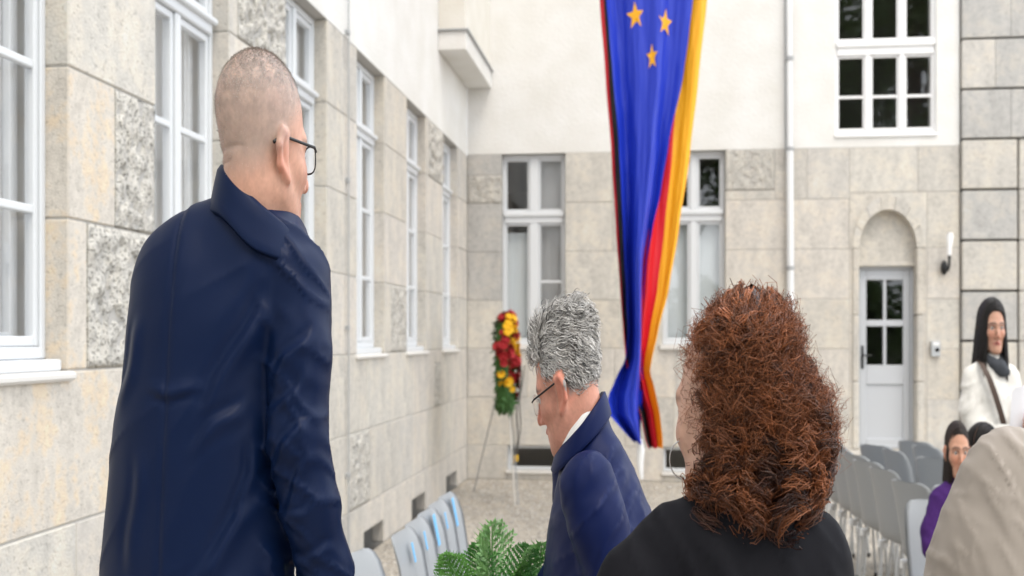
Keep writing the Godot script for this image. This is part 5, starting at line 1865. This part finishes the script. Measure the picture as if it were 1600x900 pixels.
func chairs() -> void:
	mat("chair_grey", lin(0.31, 0.325, 0.34), 0.4)
	mat("chair_strip", lin(0.16, 0.46, 0.78), 0.6)
	# rows whose backs are turned to the camera: [x, z] of the middle of each back
	var rows := [[1.31, -5.06], [1.22, -5.68], [1.21, -6.22], [1.19, -6.6], [1.185, -6.95], [1.165, -7.28], [1.16, -7.58], [1.14, -7.92], [1.125, -8.26], [1.11, -8.6]]
	for k in rows.size():
		chair(Vector3(rows[k][0] + 0.15, 0, rows[k][1] - 0.07), 1.99 + 0.05 * sin(k * 2.3), "grey plastic chair, %s of the long row counted from the girl in purple" % ORD[k], "grey chairs of the long row")
	var nq := 0
	for q in [[1.95, -6.3], [1.83, -6.62], [1.72, -6.95], [1.62, -7.3], [1.86, -7.6], [1.55, -7.68], [2.2, -6.9], [1.85, -8.0]]:
		chair(Vector3(q[0], 0, q[1]), 2.1 + 0.3 * sin(q[1] * 7.0), "grey plastic chair, %s of the loose block before the grey door" % ORD[nq], "grey chairs of the second block")
		nq += 1
	# the two that are sat on
	var th := 0.119962
	chair(Vector3(1.205, 0, -4.84) + Vector3(0.0, 0, 0.0), th, "grey plastic chair that the girl in purple sits on", "")
	chair(Vector3(1.43, 0, -5.38), th, "grey plastic chair under the seated dark-haired person", "")
	# front row along the side wing, reserved with blue strips
	var zs := [-3.72, -3.98, -4.22, -4.46, -4.7, -4.94]
	for k in 6:
		var tagged := k == 3 or k == 5
		var lb: String = ["grey plastic chair at the row's end beside the man in the navy raincoat", "grey plastic chair next to the row's end chair along the side wing", "grey plastic chair between the row's end pair and the chair with a blue strip", "grey plastic chair with a bright blue paper strip, between two plain chairs", "plain grey chair standing between the two chairs with blue strips", "grey plastic chair with a blue paper strip at the wreath end of the row"][k]
		var c := chair(Vector3(-0.665 - 0.004 * k - (0.07 if k == 0 else 0.0), 0, zs[k] + (0.2 if k == 0 else 0.0)), 1.5 if k > 0 else 1.35, lb, "grey chairs along the side wing")
		var st := Geo.new()
		var hh := 0.062 if tagged else 0.035
		var w := 0.026 if tagged else 0.012
		st.bevel_box(Vector3(-w, -hh, 0.0), Vector3(w, hh, 0.003), 0.001)
		if k > 0:
			var ss := part("paper_strip", st, M.chair_strip, c)
			ss.rotation = Vector3(-0.2, 0.12, 0)
			ss.position = Vector3(0.05, 0.745, -0.172)

# ------------------------------------------------------------------ flag, wreath, greenery
func cloth_point(edges: Array, y: float, u: float, amp: float, waves: float, ph: float) -> Vector3:
	# edges: [height, left x, right x]; the cloth hangs from the pole and gathers towards the foot
	var k := 0
	while k < edges.size() - 2 and y < edges[k + 1][0]:
		k += 1
	var a = edges[k]
	var b = edges[k + 1]
	var s := clampf((a[0] - y) / (a[0] - b[0]), 0, 1)
	var s2 := s * s * (3.0 - 2.0 * s)
	s2 = lerpf(s, s2, 0.35)
	var l := lerpf(a[1], b[1], s2)
	var r := lerpf(a[2], b[2], s2)
	var gather := clampf(0.35 / maxf(r - l, 0.05), 0.5, 2.2)
	var z := amp * gather * sin(u * TAU * waves + ph + y * 0.35) + amp * 0.35 * sin(u * TAU * waves * 2.3 + y * 1.1 + ph * 2.0)
	if amp > 0.0:
		z += 0.014 * gather * n_b.get_noise_2d(u * 5.0 + ph, y * 0.7 + u * 1.5) + 0.006 * n_a.get_noise_2d(u * 13.0 + ph, y * 2.2)
	return Vector3(lerpf(l, r, u), y, z)

func flag_edges(tab: Array) -> Array:
	return tab

func flags() -> void:
	var d := Vector3(Vector3(-0.0435, 0, -8.0527).x, 0, Vector3(-0.0435, 0, -8.0527).z)
	mat("flag_blue", lin(0.008, 0.032, 0.46), 0.5)
	mat("flag_gold", lin(0.9, 0.42, 0.008), 0.55)
	mat("flag_red", lin(0.68, 0.008, 0.02), 0.55)
	mat("flag_black", lin(0.012, 0.01, 0.01), 0.6)
	for m in ["flag_blue", "flag_gold", "flag_red"]:
		M[m].backlight_enabled = true
		M[m].backlight = M[m].albedo_color * 0.4
	var eu := [[6.094, -0.46, 0.658], [4.691, -0.373, 0.482], [3.815, -0.272, 0.32], [3.552, -0.25, 0.289], [3.288, -0.228, 0.254], [2.828, -0.188, 0.158], [2.499, -0.171, 0.105], [2.236, -0.158, 0.048], [2.017, -0.149, 0.009], [1.842, -0.14, -0.004], [1.535, -0.127, -0.013], [1.36, -0.145, -0.013], [1.228, -0.21, -0.013], [1.097, -0.263, -0.018], [0.987, -0.254, -0.022], [0.878, -0.162, -0.026], [0.79, -0.079, -0.026]]
	var de := [[6.094, -0.57, 0.789], [4.691, -0.43, 0.57], [3.815, -0.32, 0.416], [3.288, -0.281, 0.359], [2.762, -0.241, 0.298], [2.236, -0.21, 0.219], [1.842, -0.184, 0.153], [1.535, -0.162, 0.075], [1.36, -0.149, 0.035], [1.272, -0.132, 0.018], [1.141, -0.11, 0.053], [0.965, -0.044, 0.088], [0.812, -0.018, 0.105], [0.746, 0.009, 0.105]]
	var a := thing("flag", "blue flag with gold stars hanging in folds before the rear wing", "flag", d + Vector3(0, 0, 0.12), CAM_TURN)
	var nu := 70
	var nv := 110
	var p := PackedVector3Array()
	for b in nv + 1:
		for k in nu + 1:
			p.append(cloth_point(eu, lerpf(eu[0][0], eu[-1][0], b / float(nv)), k / float(nu), 0.05, 1.35, 2.2))
	part("cloth", Geo.new().sheet(p, nu, nv, true), M.flag_blue, a)
	for st in [[0, 3.67, -0.075, 0.0964, 0.1, 0.62], [0, 3.626, 0.127, 0.0964, -0.1, 0.55], [0, 3.389, 0.035, 0.0921, 0.05, 0.4], [0, 3.99, -0.263, 0.1052, 0, 0.7], [0, 3.946, 0.285, 0.1052, 0, 0.7]]:
		var g := Geo.new()
		var ctr := Vector3(st[2], st[1], 0)
		var ring := []
		for k in 10:
			var an: float = TAU * k / 10.0 + PI / 2 + st[4]
			var rad: float = st[3] * (1.0 if k % 2 == 0 else 0.42)
			ring.append(Vector2(cos(an) * rad * st[5], sin(an) * rad))
		var on := func(q: Vector2) -> Vector3:
			var yy: float = st[1] + q.y
			var w := cloth_point(eu, yy, 0.0, 0.0, 1.0, 0.0).x
			var w1 := cloth_point(eu, yy, 1.0, 0.0, 1.0, 0.0).x
			var u: float = (st[2] + q.x - w) / (w1 - w)
			return cloth_point(eu, yy, u, 0.05, 1.35, 2.2) + Vector3(0, 0, 0.004)
		for k in 10:
			var q0: Vector2 = ring[k]
			var q1: Vector2 = ring[(k + 1) % 10]
			for j in 3:
				var s0 := j / 3.0
				var s1 := (j + 1) / 3.0
				g.quad_out(on.call(q0 * s0), on.call(q1 * s0), on.call(q1 * s1), on.call(q0 * s1), Vector3(ctr.x, ctr.y, -5.0))
		part("star", g, M.flag_gold, a)
	part("hem_cord", Geo.new().tube(PackedVector3Array([Vector3(-0.0675, 0.8162, 0.0000) * Vector3(SQ, 1, 1), Vector3(-0.0552, 0.7460, 0.0100) * Vector3(SQ, 1, 1), Vector3(-0.0614, 0.6496, 0.0000) * Vector3(SQ, 1, 1), Vector3(-0.0430, 0.5488, 0.0000) * Vector3(SQ, 1, 1)]), PackedFloat32Array([0.02, 0.028, 0.024, 0.01]), 8), M.shirt_white, a)
	var e := thing("flag", "black, red and gold flag hanging behind the blue one", "flag", d, CAM_TURN)
	for q in [["red_edge", 0.0, 0.035, "flag_red"], ["black_stripe", 0.035, 0.36, "flag_black"], ["red_stripe", 0.36, 0.78, "flag_red"], ["gold_stripe", 0.78, 1.0, "flag_gold"]]:
		var pp := PackedVector3Array()
		var n := 24
		for b in nv + 1:
			for k in n + 1:
				pp.append(cloth_point(de, lerpf(de[0][0], de[-1][0], b / float(nv)), lerpf(q[1], q[2], k / float(n)), 0.025, 2.1, 0.6))
		part(q[0], Geo.new().sheet(pp, n, nv, true), M[q[3]], e)
	# tail of the flag swinging out below the tie
	var tail := PackedVector3Array()
	# pole the flags hang from, fixed to the rear wing
	var pole := thing("flag_pole", "grey pole the two flags hang from, fixed to the rear wing", "pole", d, CAM_TURN)
	part("shaft", Geo.new().rod(Vector3(0.0, 6.02, 0.5), Vector3(0.6, 6.9, -4.6), 0.03, 10), M.zinc, pole)
	part("crossbar", Geo.new().rod(Vector3(-0.62, 6.0, 0.06), Vector3(0.62, 6.0, 0.06), 0.02, 8), M.zinc, pole)

func wreath() -> void:
	mat("wreath_green", lin(0.03, 0.1, 0.012), 0.7)
	mat("flower_yellow", lin(0.85, 0.5, 0.01), 0.7)
	mat("flower_red", lin(0.36, 0.008, 0.012), 0.7)
	mat("ribbon_black", lin(0.015, 0.015, 0.015), 0.5)
	mat("rod_pale", lin(0.6, 0.58, 0.54), 0.6)
	var o := thing("wreath", "funeral wreath of yellow and red flowers over green leaves, in the courtyard corner", "wreath", Vector3(-1.3195, 0, -10.4170), CAM_TURN + 1.4)
	var rr := RandomNumberGenerator.new()
	rr.seed = 44
	var c := Vector3(0, 1.265, 0)
	var leafg := Geo.new()
	for k in 1500:
		var a := rr.randf() * TAU
		var mid := c + Vector3(cos(a) * 0.17, sin(a) * 0.37, 0)
		var off := Vector3(rr.randfn(), rr.randfn(), rr.randfn()).normalized() * 0.08
		var q := mid + off * pow(rr.randf(), 0.4)
		var dir := (off.normalized() + Vector3(-sin(a), cos(a), 0) * 0.8 + Vector3(0, -0.3, 0)).normalized()
		var side := dir.cross(off + Vector3(0.01, 0.02, 0.03)).normalized()
		var l := rr.randf_range(0.03, 0.065)
		leafg.quad_out(q, q + dir * l * 0.5 + side * l * 0.22, q + dir * l, q + dir * l * 0.5 - side * l * 0.22, mid)
	part("foliage", leafg, M.wreath_green, o)
	part("ring", Geo.new().tube(ring_like(c, 0.17, 0.37, 40), PackedFloat32Array([0.06]), 8, false), M.wreath_green, o)
	var fl := Geo.new()
	for k in 14:
		var a := TAU * k / 14.0
		for t in 2:
			var d := Vector3(cos(a + t * 0.2), sin(a + t * 0.2), 0.35 + 0.5 * t).normalized()
			var s := Vector3(-sin(a), cos(a), 0) * 0.009
			fl.quad_out(Vector3(0, 0, 0.004), d * 0.024 + s, d * 0.042, d * 0.024 - s, Vector3(0, 0, -0.1))
	fl.ball(Vector3(0, 0, 0.008), Vector3(0.016, 0.016, 0.014), 8, 6)
	var fm := fl.made()
	for k in 170:
		var a := rr.randf_range(-0.75, PI + 0.35)
		if a > PI - 0.1 and rr.randf() < 0.6:
			continue
		var mid := c + Vector3(cos(a) * 0.17, sin(a) * 0.37, 0)
		var off := (Vector3(rr.randf_range(-1, 1), rr.randf_range(-1, 1), rr.randf_range(-0.3, 1.0))).normalized()
		var f := part("flower", fm, M.flower_yellow if (sin(a * 4.0 + off.x) > 0.0) else M.flower_red, o)
		f.transform = Transform3D(Basis.looking_at(-off, Vector3(0.1, 1, 0.2)).scaled(Vector3.ONE * rr.randf_range(0.9, 1.5)), mid + off * 0.088)
	# mourning ribbon with gold ends
	for k in 2:
		var rb := PackedVector3Array()
		for b in 13:
			var y := lerpf(1.25, 0.44, b / 12.0)
			for s in [-0.035, 0.035]:
				rb.append(Vector3(0.06 + 0.07 * k + s, y, 0.135 - 0.05 * b / 12.0 + 0.012 * sin(b * 0.8 + k) + 0.01 * k))
		part("ribbon", Geo.new().sheet(rb, 1, 12, true), M.ribbon_black, o)
		part("ribbon_end", Geo.new().bevel_box(Vector3(0.025 + 0.07 * k, 0.38, 0.08 + 0.01 * k), Vector3(0.095 + 0.07 * k, 0.438, 0.083 + 0.01 * k), 0.001), M.flower_yellow, o)
	# easel: two front rods and a back rod, in the picture plane before the wreath's own turn is undone
	var es := thing("wreath_stand", "thin three-legged stand carrying the flower wreath", "stand", Vector3(-1.3195, 0, -10.4170), CAM_TURN)
	var apex := Vector3(0.0, 1.3, -0.06)
	part("leg", Geo.new().rod(apex + Vector3(0.02, -0.2, 0.0), Vector3(0.09, 0.0, 0.1), 0.008, 6), M.rod_pale, es)
	part("leg", Geo.new().rod(apex + Vector3(0.04, -0.2, -0.05), Vector3(0.12, 0.0, 0.02), 0.006, 6), M.zinc, es)
	part("leg", Geo.new().rod(apex, Vector3(-0.31, 0.0, -0.9), 0.006, 6), M.zinc, es)

func ring_like(c: Vector3, rx: float, ry: float, n: int) -> PackedVector3Array:
	var p := PackedVector3Array()
	for k in n + 1:
		p.append(c + Vector3(cos(TAU * k / n) * rx, sin(TAU * k / n) * ry, 0))
	return p

# a flat spray of a scale-leaved conifer: stem, side shoots, and the small lobes on them
func frond(rr: RandomNumberGenerator, long: float) -> Geo:
	var g := Geo.new()
	var n := 12
	for k in n:
		var t := (k + 0.5) / n
		var base := Vector3(0, long * t, 0.03 * t * t)
		for s in [-1.0, 1.0]:
			var l := long * 0.36 * sin(PI * clampf(0.12 + t * 0.88, 0, 1)) * rr.randf_range(0.75, 1.1) + 0.012
			var dir := Vector3(s * 0.75, 0.66, rr.randf_range(-0.12, 0.12)).normalized()
			var m := 8
			for j in m:
				var q := (j + 0.5) / m
				var b := base + dir * l * q + Vector3(0, -0.01 * q, 0.015 * q)
				for e in [-1.0, 1.0]:
					var d2: Vector3 = (dir * 0.8 + dir.cross(Vector3(0, 0, 1)) * e * 0.6).normalized()
					var ll := l * 0.26 * (1.0 - 0.6 * q) + 0.005
					var w: Vector3 = d2.cross(Vector3(0, 0, 1)) * 0.0021
					var z := Vector3(0, 0, rr.randf_range(-0.004, 0.004))
					g.quad_out(b, b + d2 * ll * 0.5 + w + z, b + d2 * ll + z, b + d2 * ll * 0.5 - w, b - Vector3(0, 0, 1))
			g.quad_out(base, base + dir * l * 0.5 + Vector3(0.003, 0, 0), base + dir * l * 1.05, base + dir * l * 0.5 - Vector3(0.003, 0, 0), base - Vector3(0, 0, 1))
	g.tube(PackedVector3Array([Vector3(0, -0.08, 0), Vector3(0, long * 0.5, 0.008), Vector3(0, long, 0.03)]), PackedFloat32Array([0.0035, 0.0025, 0.001]), 5)
	return g

func greenery() -> void:
	var o := thing("conifer_shrub", "feathery bright green conifer sprays beside the stooping man", "shrub", Vector3(-0.2610, 0, -2.0334), CAM_TURN)
	mat("spray_a", lin(0.14, 0.33, 0.08), 0.5)
	mat("spray_b", lin(0.06, 0.2, 0.045), 0.5)
	mat("spray_c", lin(0.24, 0.44, 0.17), 0.5)
	for m in ["spray_a", "spray_b", "spray_c"]:
		M[m].backlight_enabled = true
		M[m].backlight = Color(0.2, 0.4, 0.1)
	mat("terracotta", lin(0.3, 0.13, 0.07), 0.9)
	var rr := RandomNumberGenerator.new()
	rr.seed = 12
	var kinds := []
	for k in 4:
		kinds.append(frond(rr, 0.115 + 0.012 * k).made())
	var spots := [[-0.062, 1.16, 0.05, 0.5, 1.0], [-0.035, 1.15, 0.04, 0.15, 0.9], [-0.012, 1.165, 0.03, 0.05, 1.25], [0.002, 1.13, 0.05, -0.3, 1.0], [0.03, 1.13, 0.0, -0.1, 1.0], [0.05, 1.12, 0.02, 0.3, 0.9], [0.068, 1.145, 0.0, -0.05, 1.1], [0.08, 1.11, 0.03, -0.4, 0.9], [-0.075, 1.11, 0.06, 0.9, 0.9], [-0.05, 1.09, 0.08, 0.4, 1.0], [-0.02, 1.09, 0.09, -0.15, 0.95], [0.015, 1.08, 0.09, 0.2, 1.0], [0.045, 1.08, 0.08, -0.3, 1.0], [0.075, 1.07, 0.06, -0.6, 1.0]]
	for k in 44:
		var s: Array
		if k < spots.size():
			s = spots[k]
		else:
			s = [rr.randf_range(-0.1, 0.1), rr.randf_range(0.9, 1.06), rr.randf_range(-0.08, 0.1), rr.randf_range(-0.9, 0.9), rr.randf_range(0.8, 1.2)]
		var f := part("frond", kinds[k % 4], M[["spray_a", "spray_b", "spray_c"][(k * 7 + k / 3) % 3]], o)
		f.transform = Transform3D(Basis(Vector3(0, 0, 1), s[3]) * Basis(Vector3.UP, rr.randf_range(-0.9, 0.9)) * Basis(Vector3.RIGHT, rr.randf_range(-0.3, 0.5)), Vector3(s[0] * 0.82, s[1] - 0.02 - 0.1 * s[4], s[2])).scaled_local(Vector3(0.75, 0.92, 0.75) * s[4])
	var stems := Geo.new()
	for k in 7:
		stems.tube(PackedVector3Array([Vector3(0.02 * cos(k), 0.5, 0.02 * sin(k)), Vector3(0.04 * cos(k), 0.8, 0.04 * sin(k)), Vector3(0.07 * cos(k * 1.3), 1.03, 0.05 * sin(k * 1.3))]), PackedFloat32Array([0.012, 0.009, 0.005]), 6)
	part("stems", stems, M.bark, o)
	var pot := PackedVector3Array()
	var pr := [[0.0, 0.0], [0.1, 0.0], [0.15, 0.48], [0.165, 0.5], [0.165, 0.54], [0.14, 0.54], [0.135, 0.5], [0.0, 0.5]]
	for q in pr:
		for k in 25:
			pot.append(Vector3(cos(TAU * k / 24.0) * q[0], q[1], -sin(TAU * k / 24.0) * q[0]))
	part("pot", Geo.new().sheet(pot, 24, pr.size() - 1, false, true), M.terracotta, o)

func people_and_things() -> void:
	people_materials()
	for f in [flags, wreath, chairs, greenery, man_cropped, man_grey, woman_curly, beige_person, woman_white, girl, dark_head_person]:
		f.call()

func _ready() -> void:
	rng.seed = 4711
	# ---- camera
	var cam := Camera3D.new()
	cam.name = "camera"
	var att := CameraAttributesPhysical.new()
	att.frustum_focal_length = 50.0
	att.frustum_focus_distance = 1.6
	att.frustum_near = 0.1
	att.frustum_far = 200.0
	att.exposure_aperture = 9.0
	cam.attributes = att
	cam.projection = Camera3D.PROJECTION_FRUSTUM
	cam.near = 0.1
	cam.far = 200.0
	cam.size = 2.0 * 0.1 * 450.0 / 1825.0
	cam.frustum_offset = Vector2(0.0, 0.1 * 78.0 / 1825.0)
	cam.position = Vector3(0, 1.5, 0)
	cam.rotation.y = atan(220.0 / 1825.0)
	add_child(cam)
	cam.current = true
	# ---- overcast sky
	var env := Environment.new()
	env.background_mode = Environment.BG_SKY
	var sm := ProceduralSkyMaterial.new()
	sm.sky_top_color = Color(0.93, 0.95, 0.98)
	sm.sky_horizon_color = Color(0.88, 0.9, 0.92)
	sm.sky_curve = 0.3
	sm.ground_bottom_color = Color(0.4, 0.39, 0.37)
	sm.ground_horizon_color = Color(0.6, 0.6, 0.6)
	env.sky = Sky.new()
	env.sky.sky_material = sm
	env.background_energy_multiplier = 1.35
	env.tonemap_mode = Environment.TONE_MAPPER_LINEAR
	env.tonemap_exposure = 2.3
	env.sdfgi_enabled = true
	env.ssao_enabled = true
	env.ssil_enabled = true
	var we := WorldEnvironment.new()
	we.name = "world_environment"
	we.environment = env
	add_child(we)
	var sun := DirectionalLight3D.new()
	sun.name = "sun"
	sun.light_energy = 0.3
	sun.light_angular_distance = 25.0
	sun.light_color = Color(1.0, 0.97, 0.93)
	sun.shadow_enabled = true
	sun.rotation = Vector3(deg_to_rad(-58), deg_to_rad(28), 0)
	add_child(sun)

	make_materials()
	ground()
	side_wing()
	rear_wing()
	small_wall_things()
	mat("bark", lin(0.07, 0.055, 0.04), 0.95)
	var lf := mat("leaf", lin(0.07, 0.125, 0.03), 0.6)
	lf.backlight_enabled = true
	lf.backlight = Color(0.25, 0.35, 0.08)
	var tl := ["broad leafy tree mirrored in the panes beside the hung flag", "tall leafy tree mirrored in the white staircase window panes", "wide leafy tree at the far side of the mirrored row"]
	for k in 3:
		make_tree(Vector3(0.9 + k * 3.2, 0, 9.0 + 0.8 * (k % 2)), 14.0, 3.0, tl[k], 90 + k)
	for k in 5:
		make_added_shrub(Vector3(-2.6 + k * 2.1, 0, 7.6 + 0.5 * (k % 2)), 140 + k, ORD[k])
	people_and_things()
